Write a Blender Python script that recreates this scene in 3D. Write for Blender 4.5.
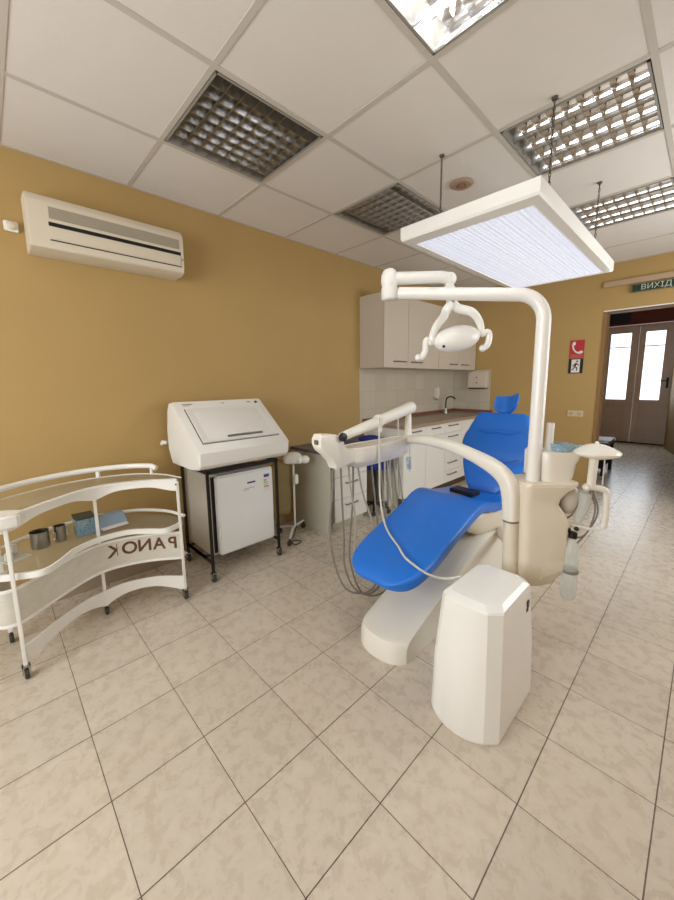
import bpy, bmesh, math, random
from mathutils import Vector, Matrix
random.seed(7)
for o_ in list(bpy.data.objects): bpy.data.objects.remove(o_)
C = bpy.context.scene.collection
SC = bpy.context.scene
PI = math.pi
V = Vector

# ---------------------------------------------------------------- camera
cam_d = bpy.data.cameras.new('camera'); cam = bpy.data.objects.new('camera', cam_d); C.objects.link(cam)
yaw, pitch, roll = -.8019, .1464, -.0123
fw = V((math.sin(yaw)*math.cos(pitch), math.cos(yaw)*math.cos(pitch), -math.sin(pitch)))
rt = V((math.cos(yaw), -math.sin(yaw), 0)); up = rt.cross(fw)
r2 = rt*math.cos(roll)+up*math.sin(roll); u2 = -rt*math.sin(roll)+up*math.cos(roll)
M = Matrix((r2, u2, -fw)).transposed().to_4x4(); M.translation = V((2.67, 0, 1.3037))
cam.matrix_world = M
cam_d.sensor_fit = 'HORIZONTAL'; cam_d.sensor_width = 36; cam_d.lens = 360.2*36/674
cam_d.shift_y = -14.46/674
cam_d.clip_start = .02
SC.camera = cam

# ---------------------------------------------------------------- world and light
H = 2.536
W = bpy.data.worlds.new('sky'); SC.world = W; W.use_nodes = True
bg = W.node_tree.nodes['Background']; bg.inputs[0].default_value = (.84, .90, 1, 1); bg.inputs[1].default_value = 1.7
def area(name, loc, rot, sx, sy, power, col, spread=180):
    l = bpy.data.lights.new(name, 'AREA'); l.shape = 'RECTANGLE'; l.size = sx; l.size_y = sy
    l.energy = power; l.color = col; l.spread = math.radians(spread)
    o = bpy.data.objects.new(name, l); C.objects.link(o); o.location = loc; o.rotation_euler = rot; return o
# daylight entering by the window behind the camera, by an unseen one placed in the right wall as fill and by the glazed entrance doors
area('window_daylight', (1.6, -1.52, 1.5), (math.radians(90), 0, 0), 1.9, 1.3, 38, (.93, .97, 1))
area('side_window_fill', (3.62, 3.4, 1.5), (math.radians(90), 0, math.radians(90)), 2.0, 1.3, 26, (.95, .98, 1))  # fill for the deep end of the room, through an unseen window
area('door_daylight', (1.55, 9.33, 1.5), (math.radians(-90), 0, 0), 0.9, 1.3, 7, (.82, .92, 1))
SC.view_settings.view_transform = 'Standard'; SC.view_settings.look = 'None'
SC.view_settings.gamma = 1; SC.view_settings.use_curve_mapping = False
SC.view_settings.exposure = 0.42
TUBE_ON = 24.0
PENDANT = .47

# ---------------------------------------------------------------- materials
def srgb(r, g, b):
    f = lambda c: (c/255/12.92) if c/255 <= .04045 else ((c/255+.055)/1.055)**2.4
    return (f(r), f(g), f(b), 1)
MATS = {}
def mat(name, col, rough=.5, metal=0, noise=0, nscale=20, bump=0, bscale=80, trans=0, alpha=1, emit=None, estr=0, coat=0, ior=1.45, spec=.5):
    if name in MATS: return MATS[name]
    m = bpy.data.materials.new(name); m.use_nodes = True; nt = m.node_tree; n = nt.nodes; b = n['Principled BSDF']
    b.inputs['Roughness'].default_value = rough; b.inputs['Metallic'].default_value = metal
    b.inputs['Transmission Weight'].default_value = trans; b.inputs['Alpha'].default_value = alpha
    b.inputs['Coat Weight'].default_value = coat; b.inputs['IOR'].default_value = ior
    b.inputs['Specular IOR Level'].default_value = spec
    b.inputs['Base Color'].default_value = col
    tc = n.new('ShaderNodeTexCoord')
    if noise:
        t = n.new('ShaderNodeTexNoise'); t.inputs['Scale'].default_value = nscale; t.inputs['Detail'].default_value = 5
        nt.links.new(tc.outputs['Object'], t.inputs['Vector'])
        mx = n.new('ShaderNodeMix'); mx.data_type = 'RGBA'
        mx.inputs[6].default_value = tuple(c*(1-noise) for c in col[:3])+(1,)
        mx.inputs[7].default_value = tuple(min(1, c*(1+noise)) for c in col[:3])+(1,)
        nt.links.new(t.outputs['Fac'], mx.inputs[0]); nt.links.new(mx.outputs[2], b.inputs['Base Color'])
    if bump:
        t2 = n.new('ShaderNodeTexNoise'); t2.inputs['Scale'].default_value = bscale; t2.inputs['Detail'].default_value = 4
        nt.links.new(tc.outputs['Object'], t2.inputs['Vector'])
        bp = n.new('ShaderNodeBump'); bp.inputs['Strength'].default_value = bump; bp.inputs['Distance'].default_value = .002
        nt.links.new(t2.outputs['Fac'], bp.inputs['Height']); nt.links.new(bp.outputs[0], b.inputs['Normal'])
    if emit:
        b.inputs['Emission Color'].default_value = emit; b.inputs['Emission Strength'].default_value = estr
    MATS[name] = m; return m

WALL = mat('ochre_paint', srgb(176, 145, 90), .75, noise=.05, nscale=3, bump=.15, bscale=160)
CEIL = mat('mineral_ceiling_tile', srgb(222, 215, 206), .9, noise=.03, nscale=8, bump=.35, bscale=260)
TBAR = mat('ceiling_rail_enamel', srgb(196, 188, 176), .6, noise=.02)
WHITE = mat('white_enamel', srgb(238, 235, 227), .28, noise=.02, nscale=6, coat=.2)
CREAM = mat('cream_plastic', srgb(222, 211, 190), .35, noise=.03, nscale=5, coat=.15)
IVORY = mat('ivory_plastic', srgb(234, 228, 214), .35, noise=.03, nscale=5, coat=.1)
ACM = mat('aged_white_plastic', srgb(212, 200, 178), .45, noise=.03, nscale=5)
GREYV = mat('grille_grey', srgb(150, 140, 120), .6, noise=.06)
DARK = mat('black_plastic', srgb(22, 20, 20), .4, noise=.05)
BLACKM = mat('black_painted_steel', srgb(28, 24, 22), .4, noise=.05)
CHROME = mat('chrome', srgb(200, 200, 200), .15, 1, noise=.03)
STEEL = mat('brushed_steel', srgb(170, 165, 158), .28, 1, noise=.05)
BLUE = mat('blue_vinyl', srgb(30, 112, 208), .34, noise=.04, nscale=12, bump=.12, bscale=300, coat=.15)
LAM = mat('white_laminate', srgb(228, 224, 214), .45, noise=.02)
LAMG = mat('grey_beige_laminate', srgb(190, 184, 166), .5, noise=.03)
UPPER = mat('beige_laminate', srgb(196, 184, 166), .5, noise=.03)
DESKT = mat('slate_laminate', srgb(96, 98, 112), .35, noise=.06, nscale=50)
WORKT = mat('brown_stone_worktop', srgb(158, 136, 116), .3, noise=.15, nscale=90)
KICK = mat('dark_brown_board', srgb(84, 58, 38), .5, noise=.1)
REDB = mat('red_brown_board', srgb(122, 80, 60), .5, noise=.1)
HANDLE = mat('grey_handle', srgb(125, 122, 118), .35, .5, noise=.04)
HOSE = mat('grey_hose', srgb(172, 164, 150), .45, noise=.05)
HOSED = mat('dark_grey_hose', srgb(130, 123, 112), .45, noise=.05)
HOSEW = mat('pale_hose', srgb(205, 200, 186), .4, noise=.04)
RUBBER = mat('grey_rubber', srgb(60, 56, 52), .6, noise=.05)
LETTER = mat('brown_lettering', srgb(96, 66, 34), .5, noise=.05)
NAVY = mat('navy_fabric', srgb(26, 44, 120), .8, noise=.15, nscale=60)
DOORW = mat('door_varnish', srgb(240, 222, 216), .4, noise=.1, nscale=6)
REDW = mat('red_brown_beam', srgb(122, 56, 42), .5, noise=.12)
RED = mat('sign_red', srgb(178, 36, 40), .45, noise=.03)
SWHITE = mat('sign_white', srgb(225, 215, 210), .5, noise=.02)
SBLACK = mat('sign_black', srgb(20, 18, 18), .5, noise=.03)
SGREEN = mat('exit_sign_green', srgb(16, 46, 36), .4, noise=.05)
ENAMEL = mat('clock_brown', srgb(168, 140, 118), .6, noise=.08)
REFL = mat('louvre_aluminium', srgb(236, 235, 234), .17, 1, noise=.03)
TUBEOFF = mat('unlit_tube_glass', srgb(225, 225, 220), .25, noise=.02)
TUBEON = mat('lit_tube', srgb(240, 245, 250), .3, emit=(.9, .95, 1, 1), estr=TUBE_ON)
def glass(name, col, rough=.03, ior=1.45, alpha=.35):
    # thin clear sheet: mostly see-through with a coloured tint and a real reflection
    m = bpy.data.materials.new(name); m.use_nodes = True; nt = m.node_tree; n = nt.nodes
    n.clear(); out = n.new('ShaderNodeOutputMaterial'); a = n.new('ShaderNodeBsdfTransparent'); a.inputs[0].default_value = (1, 1, 1, 1)
    b = n.new('ShaderNodeBsdfPrincipled'); b.inputs['Base Color'].default_value = col; b.inputs['Roughness'].default_value = rough
    t = n.new('ShaderNodeTexNoise'); t.inputs['Scale'].default_value = 8; mp = n.new('ShaderNodeMapRange')
    mp.inputs[3].default_value = alpha*.85; mp.inputs[4].default_value = alpha*1.15
    mx = n.new('ShaderNodeMixShader'); nt.links.new(t.outputs['Fac'], mp.inputs[0]); nt.links.new(mp.outputs[0], mx.inputs[0])
    nt.links.new(a.outputs[0], mx.inputs[1]); nt.links.new(b.outputs[0], mx.inputs[2]); nt.links.new(mx.outputs[0], out.inputs[0])
    return m
GLASS = glass('shelf_glass', srgb(200, 205, 190), .05, alpha=.14)
BGLASS = glass('blue_tinted_glass', srgb(150, 182, 198), .08, alpha=.45)
PET = glass('clear_bottle_plastic', srgb(214, 220, 216), .06, alpha=.42)
FROST = glass('frosted_plastic', srgb(226, 221, 206), .35, alpha=.78)
PANE = glass('door_pane', srgb(220, 225, 235), .02, alpha=.06)
BAG = glass('clear_sheath', srgb(205, 195, 150), .2, alpha=.28)

def floor_material():
    m = bpy.data.materials.new('beige_floor_tiles'); m.use_nodes = True; nt = m.node_tree; n = nt.nodes; L = nt.links; b = n['Principled BSDF']
    tc = n.new('ShaderNodeTexCoord'); sp = n.new('ShaderNodeSeparateXYZ'); L.new(tc.outputs['Object'], sp.inputs[0])
    def mth(op, a, bb=None, cc=None):
        k = n.new('ShaderNodeMath'); k.operation = op
        for i, v in enumerate((a, bb, cc)):
            if v is None: continue
            if isinstance(v, (int, float)): k.inputs[i].default_value = v
            else: L.new(v, k.inputs[i])
        return k.outputs[0]
    T = .30
    ux = mth('DIVIDE', mth('SUBTRACT', sp.outputs[0], 2.0741-30*T), T); uy = mth('DIVIDE', mth('SUBTRACT', sp.outputs[1], .7453-30*T), T)
    fx = mth('FRACT', ux); fy = mth('FRACT', uy)
    dx = mth('MINIMUM', fx, mth('SUBTRACT', 1, fx)); dy = mth('MINIMUM', fy, mth('SUBTRACT', 1, fy))
    gx = mth('LESS_THAN', dx, .0062); gy = mth('LESS_THAN', dy, .0046)
    g = mth('MAXIMUM', gx, gy)
    cb = n.new('ShaderNodeCombineXYZ'); L.new(mth('FLOOR', ux), cb.inputs[0]); L.new(mth('FLOOR', uy), cb.inputs[1])
    wn = n.new('ShaderNodeTexWhiteNoise'); wn.noise_dimensions = '3D'; L.new(cb.outputs[0], wn.inputs['Vector'])
    n1 = n.new('ShaderNodeTexNoise'); n1.inputs['Scale'].default_value = 19; n1.inputs['Detail'].default_value = 9; n1.inputs['Roughness'].default_value = .68; n1.inputs['Distortion'].default_value = .35
    off = n.new('ShaderNodeVectorMath'); off.operation = 'MULTIPLY_ADD'; L.new(wn.outputs['Color'], off.inputs[0]); off.inputs[1].default_value = (7, 7, 0); L.new(tc.outputs['Object'], off.inputs[2])
    L.new(off.outputs[0], n1.inputs['Vector'])
    cr = n.new('ShaderNodeValToRGB'); L.new(n1.outputs['Fac'], cr.inputs[0])
    cr.color_ramp.elements[0].position = .28; cr.color_ramp.elements[0].color = srgb(190, 176, 156)
    cr.color_ramp.elements[1].position = .72; cr.color_ramp.elements[1].color = srgb(209, 198, 181)
    e = cr.color_ramp.elements.new(.5); e.color = srgb(201, 188, 169)
    hv = n.new('ShaderNodeHueSaturation'); L.new(cr.outputs[0], hv.inputs['Color']); L.new(mth('MULTIPLY_ADD', wn.outputs['Value'], .08, .96), hv.inputs['Value'])
    mx = n.new('ShaderNodeMix'); mx.data_type = 'RGBA'; L.new(g, mx.inputs[0]); L.new(hv.outputs[0], mx.inputs[6]); mx.inputs[7].default_value = srgb(92, 78, 64)
    L.new(mx.outputs[2], b.inputs['Base Color'])
    L.new(mth('MULTIPLY_ADD', n1.outputs['Fac'], .18, .19), b.inputs['Roughness'])
    bp = n.new('ShaderNodeBump'); bp.inputs['Strength'].default_value = .4; bp.inputs['Distance'].default_value = .002
    L.new(mth('SUBTRACT', mth('MULTIPLY', n1.outputs['Fac'], .25), mth('MULTIPLY', g, 1)), bp.inputs['Height']); L.new(bp.outputs[0], b.inputs['Normal'])
    return m
FLOOR = floor_material()

def splash_material():
    m = bpy.data.materials.new('pale_wall_tiles'); m.use_nodes = True; nt = m.node_tree; n = nt.nodes; L = nt.links; b = n['Principled BSDF']
    tc = n.new('ShaderNodeTexCoord'); sp = n.new('ShaderNodeSeparateXYZ'); L.new(tc.outputs['Object'], sp.inputs[0])
    ad = n.new('ShaderNodeMath'); ad.operation = 'ADD'; L.new(sp.outputs[0], ad.inputs[0]); L.new(sp.outputs[1], ad.inputs[1])
    cb = n.new('ShaderNodeCombineXYZ'); L.new(ad.outputs[0], cb.inputs[0]); L.new(sp.outputs[2], cb.inputs[1])
    br = n.new('ShaderNodeTexBrick'); L.new(cb.outputs[0], br.inputs['Vector']); br.offset = 0
    br.inputs['Scale'].default_value = 1; br.inputs['Brick Width'].default_value = .2; br.inputs['Row Height'].default_value = .2; br.inputs['Mortar Size'].default_value = .002
    br.inputs['Color1'].default_value = srgb(194, 184, 164); br.inputs['Color2'].default_value = srgb(186, 175, 155); br.inputs['Mortar'].default_value = srgb(172, 161, 142)
    L.new(br.outputs['Color'], b.inputs['Base Color']); b.inputs['Roughness'].default_value = .35
    return m
SPLASH = splash_material()

# ---------------------------------------------------------------- mesh helpers
ORG = {}
class MB:
    def __init__(s): s.bm = bmesh.new()
    def box(s, x0, y0, z0, x1, y1, z1, bev=0, rot=None, seg=2):
        b = bmesh.new(); bmesh.ops.create_cube(b, size=1)
        c = V(((x0+x1)/2, (y0+y1)/2, (z0+z1)/2))
        for v in b.verts: v.co = V((v.co.x*abs(x1-x0), v.co.y*abs(y1-y0), v.co.z*abs(z1-z0)))
        if bev: bmesh.ops.bevel(b, geom=b.edges[:], offset=min(bev, .49*min(abs(x1-x0), abs(y1-y0), abs(z1-z0))), segments=seg, affect='EDGES')
        R = rot.to_matrix() if hasattr(rot, 'to_matrix') else (Matrix.Rotation(rot, 3, 'Z') if rot else Matrix.Identity(3))
        for v in b.verts: v.co = R @ v.co + c
        s.merge(b); return s
    def merge(s, b):
        b.verts.ensure_lookup_table(); mp = {v: s.bm.verts.new(v.co) for v in b.verts}
        for f in b.faces:
            try: s.bm.faces.new([mp[v] for v in f.verts])
            except ValueError: pass
        b.free()
    def loft(s, rings, cap=True, loop=False):
        vs = [[s.bm.verts.new(V(p)) for p in r] for r in rings]; n = len(vs[0])
        R = range(len(vs)) if loop else range(len(vs)-1)
        for i in R:
            a, b = vs[i], vs[(i+1) % len(vs)]
            for j in range(n):
                try: s.bm.faces.new((a[j], a[(j+1) % n], b[(j+1) % n], b[j]))
                except ValueError: pass
        if cap and not loop:
            s.bm.faces.new(vs[0][::-1]); s.bm.faces.new(vs[-1])
        return s
    def tube(s, pts, r, n=10, smooth=0, cap=True):
        pts = [V(p) for p in pts]
        if smooth: pts = spline(pts, smooth)
        rr = r if isinstance(r, (list, tuple)) else None
        rings = []; prev = None
        for i, p in enumerate(pts):
            t = (pts[min(i+1, len(pts)-1)]-pts[max(i-1, 0)]).normalized()
            if prev is None:
                a = V((0, 0, 1)) if abs(t.z) < .9 else V((1, 0, 0)); x = t.cross(a).normalized()
            else: x = (prev-t*prev.dot(t)).normalized()
            prev = x; y = t.cross(x)
            q = (rr[0]+(rr[1]-rr[0])*i/(len(pts)-1)) if rr and len(rr) == 2 else (rr[i] if rr else r)
            rings.append([p+(x*math.cos(2*PI*k/n)+y*math.sin(2*PI*k/n))*q for k in range(n)])
        return s.loft(rings, cap)
    def lathe(s, prof, c=(0, 0, 0), n=24, axis='z', R=None, sx=1, sy=1):
        rings = []
        for (r, h) in prof:
            ring = []
            for k in range(n):
                a = 2*PI*k/n; p = V((max(r, 1e-4)*math.cos(a)*sx, max(r, 1e-4)*math.sin(a)*sy, h))
                if axis == 'x': p = V((p.z, p.x, p.y))
                if axis == 'y': p = V((p.y, p.z, p.x))
                if R: p = R @ p
                ring.append(p+V(c))
            rings.append(ring)
        return s.loft(rings)
    def ball(s, c, rx, ry=None, rz=None, R=None, n=20):
        ry = ry or rx; rz = rz or rx
        b = bmesh.new(); bmesh.ops.create_uvsphere(b, u_segments=n, v_segments=n//2+2, radius=1)
        for v in b.verts:
            p = V((v.co.x*rx, v.co.y*ry, v.co.z*rz)); v.co = (R @ p if R else p)+V(c)
        s.merge(b); return s
    def prism(s, poly, axis, a, b, bev=0):
        # poly: 2D outline in the plane normal to axis; a, b extents along it
        f = {'x': lambda u, v, w: (w, u, v), 'y': lambda u, v, w: (u, w, v), 'z': lambda u, v, w: (u, v, w)}[axis]
        m = bmesh.new(); A = [m.verts.new(f(u, v, a)) for u, v in poly]; B = [m.verts.new(f(u, v, b)) for u, v in poly]
        m.faces.new(A); m.faces.new(B[::-1]); n = len(poly)
        for i in range(n): m.faces.new((A[i], B[i], B[(i+1) % n], A[(i+1) % n]))
        bmesh.ops.recalc_face_normals(m, faces=m.faces)
        if bev: bmesh.ops.bevel(m, geom=m.edges[:], offset=bev, segments=3, affect='EDGES')
        s.merge(m); return s
    def build(s, name, m, parent=None, sharp=35, flip=False):
        bmesh.ops.recalc_face_normals(s.bm, faces=s.bm.faces)
        me = bpy.data.meshes.new(name)
        o = bpy.data.objects.new(name, me)
        org = V((0, 0, 0))
        if parent: org = ORG[parent.name]; o.parent = parent
        if org.length:
            for v in s.bm.verts: v.co -= org
        ORG[o.name] = org
        s.bm.to_mesh(me); s.bm.free(); me.materials.append(m)
        me.shade_smooth(); me.set_sharp_from_angle(angle=math.radians(sharp))
        C.objects.link(o); return o
def spline(pts, k=6):
    pts = [V(p) for p in pts]; out = []
    P = [pts[0]*2-pts[1]]+pts+[pts[-1]*2-pts[-2]]
    for i in range(1, len(P)-2):
        for j in range(k):
            t = j/k; a, b, c, d = P[i-1], P[i], P[i+1], P[i+2]
            out.append(.5*((2*b)+(c-a)*t+(2*a-5*b+4*c-d)*t*t+(3*b-a-3*c+d)*t**3))
    out.append(pts[-1]); return out
def rr(c, ux, uy, w, h, r, n=5):
    # rounded rectangle ring
    c = V(c); ux = V(ux).normalized(); uy = V(uy).normalized(); r = min(r, .499*w, .499*h); out = []
    for (sx, sy, a0) in ((1, 1, 0), (-1, 1, 90), (-1, -1, 180), (1, -1, 270)):
        for k in range(n+1):
            a = math.radians(a0+90*k/n)
            out.append(c+ux*(sx*(w/2-r)+r*math.cos(a))+uy*(sy*(h/2-r)+r*math.sin(a)))
    return out
def tag(o, label, cat, group=None, kind=None):
    o['label'] = label; o['category'] = cat
    if group: o['group'] = group
    if kind: o['kind'] = kind
    return o
def thing(name, loc, label, cat, group=None):
    o = bpy.data.objects.new(name, None); C.objects.link(o); o.location = loc; o.empty_display_size = .05
    ORG[o.name] = V(loc); return tag(o, label, cat, group)
def single(mb, name, m, loc, label, cat, group=None, sharp=35):
    # a thing that is one mesh, its origin at its base
    for v in mb.bm.verts: v.co -= V(loc)
    o = mb.build(name, m, None, sharp); o.location = loc; ORG[o.name] = V(loc); return tag(o, label, cat, group)
def struct(mb, name, m, sharp=35):
    o = mb.build(name, m, None, sharp); o['kind'] = 'structure'; return o
def bez(mb_pts, k=6): return spline(mb_pts, k)
def copy_tree(o, parent=None):
    c = o.copy(); C.objects.link(c)
    if parent: c.parent = parent
    ORG[c.name] = ORG.get(o.name, V((0, 0, 0)))
    for ch in [x for x in bpy.data.objects if x.parent == o]: copy_tree(ch, c)
    return c
def text_into(mb, s, size, R, loc, depth=.0015, mirror=False, bold=0):
    cu = bpy.data.curves.new('t', 'FONT'); cu.body = s; cu.size = size; cu.extrude = depth; cu.offset = bold; cu.align_x = 'CENTER'; cu.align_y = 'CENTER'
    t = bpy.data.objects.new('t', cu); C.objects.link(t); bpy.context.view_layer.update()
    me = bpy.data.meshes.new_from_object(t.evaluated_get(bpy.context.evaluated_depsgraph_get()))
    b = bmesh.new(); b.from_mesh(me)
    for v in b.verts:
        p = v.co.copy()
        if mirror: p.x = -p.x
        v.co = R @ p + V(loc)
    mb.merge(b); bpy.data.objects.remove(t); bpy.data.curves.remove(cu); bpy.data.meshes.remove(me)

# ================================================================ THE ROOM
XR, YB, YF = 3.7, -1.6, 5.0
struct(MB().box(-.15, YB-.15, -.1, XR+.15, 9.6, 0), 'floor', FLOOR)
struct(MB().box(-.15, YB-.15, 0, 0, YF+.15, H+.3), 'wall_left', WALL)
# back wall with a window, behind the camera
b = MB().box(0, YB-.15, 0, .5, YB, H+.3).box(2.7, YB-.15, 0, XR, YB, H+.3).box(.5, YB-.15, 0, 2.7, YB, .8).box(.5, YB-.15, 2.2, 2.7, YB, H+.3)
struct(b, 'wall_back', WALL)
b = MB().box(.5, YB-.12, .8, .56, YB-.05, 2.2).box(2.64, YB-.12, .8, 2.7, YB-.05, 2.2).box(.56, YB-.12, .8, 2.64, YB-.05, .87).box(.56, YB-.12, 2.13, 2.64, YB-.05, 2.2).box(1.57, YB-.12, .87, 1.63, YB-.05, 2.13)
w = struct(b, 'window_1', WHITE)
b = MB().box(XR, YB-.15, 0, XR+.15, 2.3, H+.3).box(XR, 4.5, 0, XR+.15, YF+.15, H+.3).box(XR, 2.3, 0, XR+.15, 4.5, .8).box(XR, 2.3, 2.2, XR+.15, 4.5, H+.3)
struct(b, 'wall_right', WALL)
b = MB().box(XR+.05, 2.3, .8, XR+.12, 2.36, 2.2).box(XR+.05, 4.44, .8, XR+.12, 4.5, 2.2).box(XR+.05, 2.36, .8, XR+.12, 4.44, .87).box(XR+.05, 2.36, 2.13, XR+.12, 4.44, 2.2).box(XR+.05, 3.37, .87, XR+.12, 3.43, 2.13)
struct(b, 'fill_window', WHITE)  # unseen window, placed here to let fill light into the deep end
# far wall with the open doorway
OX0, OX1, OZ = 1.80, 2.75, 2.035
b = MB().box(0, YF, 0, OX0, YF+.14, H+.3).box(OX1, YF, 0, XR, YF+.14, H+.3).box(OX0, YF, OZ, OX1, YF+.14, H+.3)
struct(b, 'wall_far', WALL)
CASING = mat('doorway_casing', srgb(138, 104, 62), .6, noise=.08)
b = MB().box(OX0-.035, YF-.006, 0, OX0, YF+.146, OZ+.0).box(OX1, YF-.006, 0, OX1+.03, YF+.146, OZ).box(OX0, YF+.02, OZ-.012, OX1, YF+.14, OZ)
struct(b, 'trim_1', CASING)
struct(MB().box(OX0-.035, YF-.008, OZ, OX1+.03, YF+.02, OZ+.012), 'trim_2', WHITE)
SKIRT = mat('tile_skirting', srgb(168, 150, 126), .4, noise=.08)
struct(MB().box(.62, YF-.012, 0, OX0-.036, YF, .075, .003), 'baseboard_far', SKIRT)
struct(MB().box(0, YB, 0, .012, 1.9, .075, .003), 'baseboard_left', SKIRT)
# tiled splashback
struct(MB().box(0, 2.93, .85, .006, YF, 1.45).box(.006, YF-.006, .80, .55, YF, 1.45), 'trim_3', SPLASH)

# ceiling of lay-in tiles, with openings for the lights
GX0, GY0, P = .596, .782, .6
LIGHTS = {'A': (0, 0), 'B': (0, 2), 'E': (2, 0), 'C': (2, 2), 'D': (2, 4)}
xs = [0]+[GX0+P*k for k in range(0, 6) if GX0+P*k < XR]+[XR]
ys = [YB]+[GY0+P*k for k in range(-3, 8) if YB < GY0+P*k < YF]+[YF]
b = MB()
for i in range(len(xs)-1):
    for j in range(len(ys)-1):
        cx, cy = (xs[i]+xs[i+1])/2, (ys[j]+ys[j+1])/2
        if any(abs(cx-(GX0+P*a+.3)) < .1 and abs(cy-(GY0+P*c+.3)) < .1 for a, c in LIGHTS.values()): continue
        b.box(xs[i], ys[j], H, xs[i+1], ys[j+1], H+.015)
struct(b, 'ceiling', CEIL)
b = MB()
for x in xs[1:-1]: b.box(x-.012, YB, H-.004, x+.012, YF, H+.0)
for y in ys[1:-1]: b.box(0, y-.012, H-.0035, XR, y+.012, H+.0)
b.box(0, YB, H-.004, .02, YF, H).box(0, YF-.02, H-.004, XR, YF, H)
struct(b, 'trim_4', TBAR)
struct(MB().box(-.15, YB-.15, H+.3, XR+.15, YF+.15, H+.36), 'ceiling_slab', CEIL)

# corridor and the glazed entrance doors
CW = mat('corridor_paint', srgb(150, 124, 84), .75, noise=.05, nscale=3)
CH = 2.9
struct(MB().box(.75, YF+.14, 0, .9, 9.5, CH), 'wall_corridor_left', CW)
b = MB().prism([(2.13, 9.4), (2.2, 8.9), (2.42, 8.0), (2.78, 5.14), (2.95, 5.14), (2.6, 9.4)], 'z', 0, CH)
struct(b, 'wall_corridor_right', CW)
DY = 9.4
b = MB().box(.75, DY, 0, 1.0, DY+.15, CH).box(2.13, DY, 0, 2.7, DY+.15, CH)
struct(b, 'wall_corridor_end', CW)
struct(MB().box(1.0, DY-.02, 2.37, 2.13, DY+.15, CH), 'trim_5', REDW)
struct(MB().box(1.02, DY-.03, 2.40, 1.42, DY-.021, 2.62), 'trim_7', mat('dark_transom', srgb(58, 50, 66), .3, noise=.1))
struct(MB().box(.75, YF+.14, CH, 2.95, 9.55, CH+.1), 'ceiling_corridor', CEIL)
def leaf(n, x0, x1, gx0, gx1, hx):
    d = bpy.data.objects.new('door_%d' % n, None); C.objects.link(d); d.location = (x0, DY+.02, 0); ORG[d.name] = V(d.location); d['kind'] = 'structure'
    z0, z1, zt = .885, 2.215, 2.36
    m = MB().box(x0, DY+.02, .01, gx0, DY+.07, zt).box(gx1, DY+.02, .01, x1, DY+.07, zt).box(gx0, DY+.02, z1, gx1, DY+.07, zt)
    m.box(gx0, DY+.02, .01, gx1, DY+.07, .14).box(gx0, DY+.02, z0-.1, gx1, DY+.07, z0).box(gx0, DY+.045, .14, gx1, DY+.06, z0-.1)
    m.box(gx0+.05, DY+.03, .19, gx1-.05, DY+.047, z0-.15, .008)
    for a, c in ((gx0, gx0+.012), (gx1-.012, gx1)): m.box(a, DY+.012, z0, c, DY+.03, z1)
    m.build('door_frame', DOORW, d)
    MB().box(gx0, DY+.04, z0, gx1, DY+.046, z1).build('pane', PANE, d)
    MB().box(gx0, DY+.048, 1.93, gx1, DY+.065, 1.95).build('glazing_bar', SWHITE, d)
    if hx:
        MB().box(hx-.018, DY+.0, 1.12, hx+.018, DY+.02, 1.32, .004).tube([(hx, DY, 1.26), (hx, DY-.05, 1.26), (hx-.1, DY-.05, 1.26)], .009, 8).build('door_handle', DARK, d)
leaf(1, 1.0, 1.585, 1.12, 1.476, 0); leaf(2, 1.59, 2.13, 1.675, 1.99, 2.075)
struct(MB().box(1.0, DY-.01, 0, 2.13, DY+.02, .02), 'trim_6', DARK)
# cloudy sky seen through the panes
# ================================================================ CEILING LIGHTS
def louvre_light(a, c, lit, label):
    x0, y0 = GX0+P*a+.016, GY0+P*c+.016; x1, y1 = x0+.568, y0+.568
    t = thing('louvre_ceiling_light', ((x0+x1)/2, (y0+y1)/2, H), label, 'ceiling light', 'square louvred lights set in the tiled ceiling')
    MB().box(x0, y0, H-.006, x1, y0+.009, H+.09).box(x0, y1-.009, H-.006, x1, y1, H+.09).box(x0, y0, H-.006, x0+.009, y1, H+.09).box(x1-.009, y0, H-.006, x1, y1, H+.09).box(x0, y0, H+.09, x1, y1, H+.094).build('housing', mat('fixture_grey', srgb(150, 145, 136), .5, noise=.03), t)
    n = 8 if a == 0 else 4; p = (y1-y0-.018)/n; dep = .06 if a == 0 else .07; wd = .016 if a == 0 else .036
    lou = MB()
    # four parabolic troughs running along x
    for k in range(n+1):
        yc = y0+.009+p*k
        prof = []
        for s_ in (1, -1):
            if (k == 0 and s_ == -1) or (k == n and s_ == 1): continue
            for q in range(6):
                h0, h1 = q/6, (q+1)/6
                f = lambda h: .0025+wd*h**2.0
                ya, yb = yc+s_*f(h0), yc+s_*f(h1); za, zb = H-.002+dep*h0, H-.002+dep*h1
                vs = [lou.bm.verts.new(v) for v in ((x0+.009, ya, za), (x1-.009, ya, za), (x1-.009, yb, zb), (x0+.009, yb, zb))]
                lou.bm.faces.new(vs)
        lou.box(x0+.009, yc-.0008, H-.004, x1-.009, yc+.0008, H-.002)
    m = 8 if a == 0 else (7 if c == 0 else 9)
    pb = (x1-x0-.018)/m
    for k in range(1, m):
        xc = x0+.009+pb*k
        for q in range(n):
            ya, yb = y0+.009+p*q+.003, y0+.009+p*(q+1)-.003
            lou.prism([(xc-.0008, H-.003), (xc+.0008, H-.003), (xc+.007, H+.045), (xc-.007, H+.045)], 'y', ya, yb)
    lou.build('louvre', REFL, t, 20)
    for k in range(4):
        yc = y0+.009+(y1-y0-.018)/4*(k+.5)
        MB().tube([(x0+.02, yc, H+.066), (x1-.02, yc, H+.066)], .0125, 12).build('lamp_tube', TUBEON if lit else TUBEOFF, t)
louvre_light(0, 0, False, 'unlit louvred ceiling light nearest the air conditioner, left of the others')
louvre_light(0, 2, False, 'small-looking unlit louvred ceiling light behind the left end of the hanging lamp')
louvre_light(2, 0, True, 'bright lit louvred ceiling light cut off by the top edge of the photo')
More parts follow.
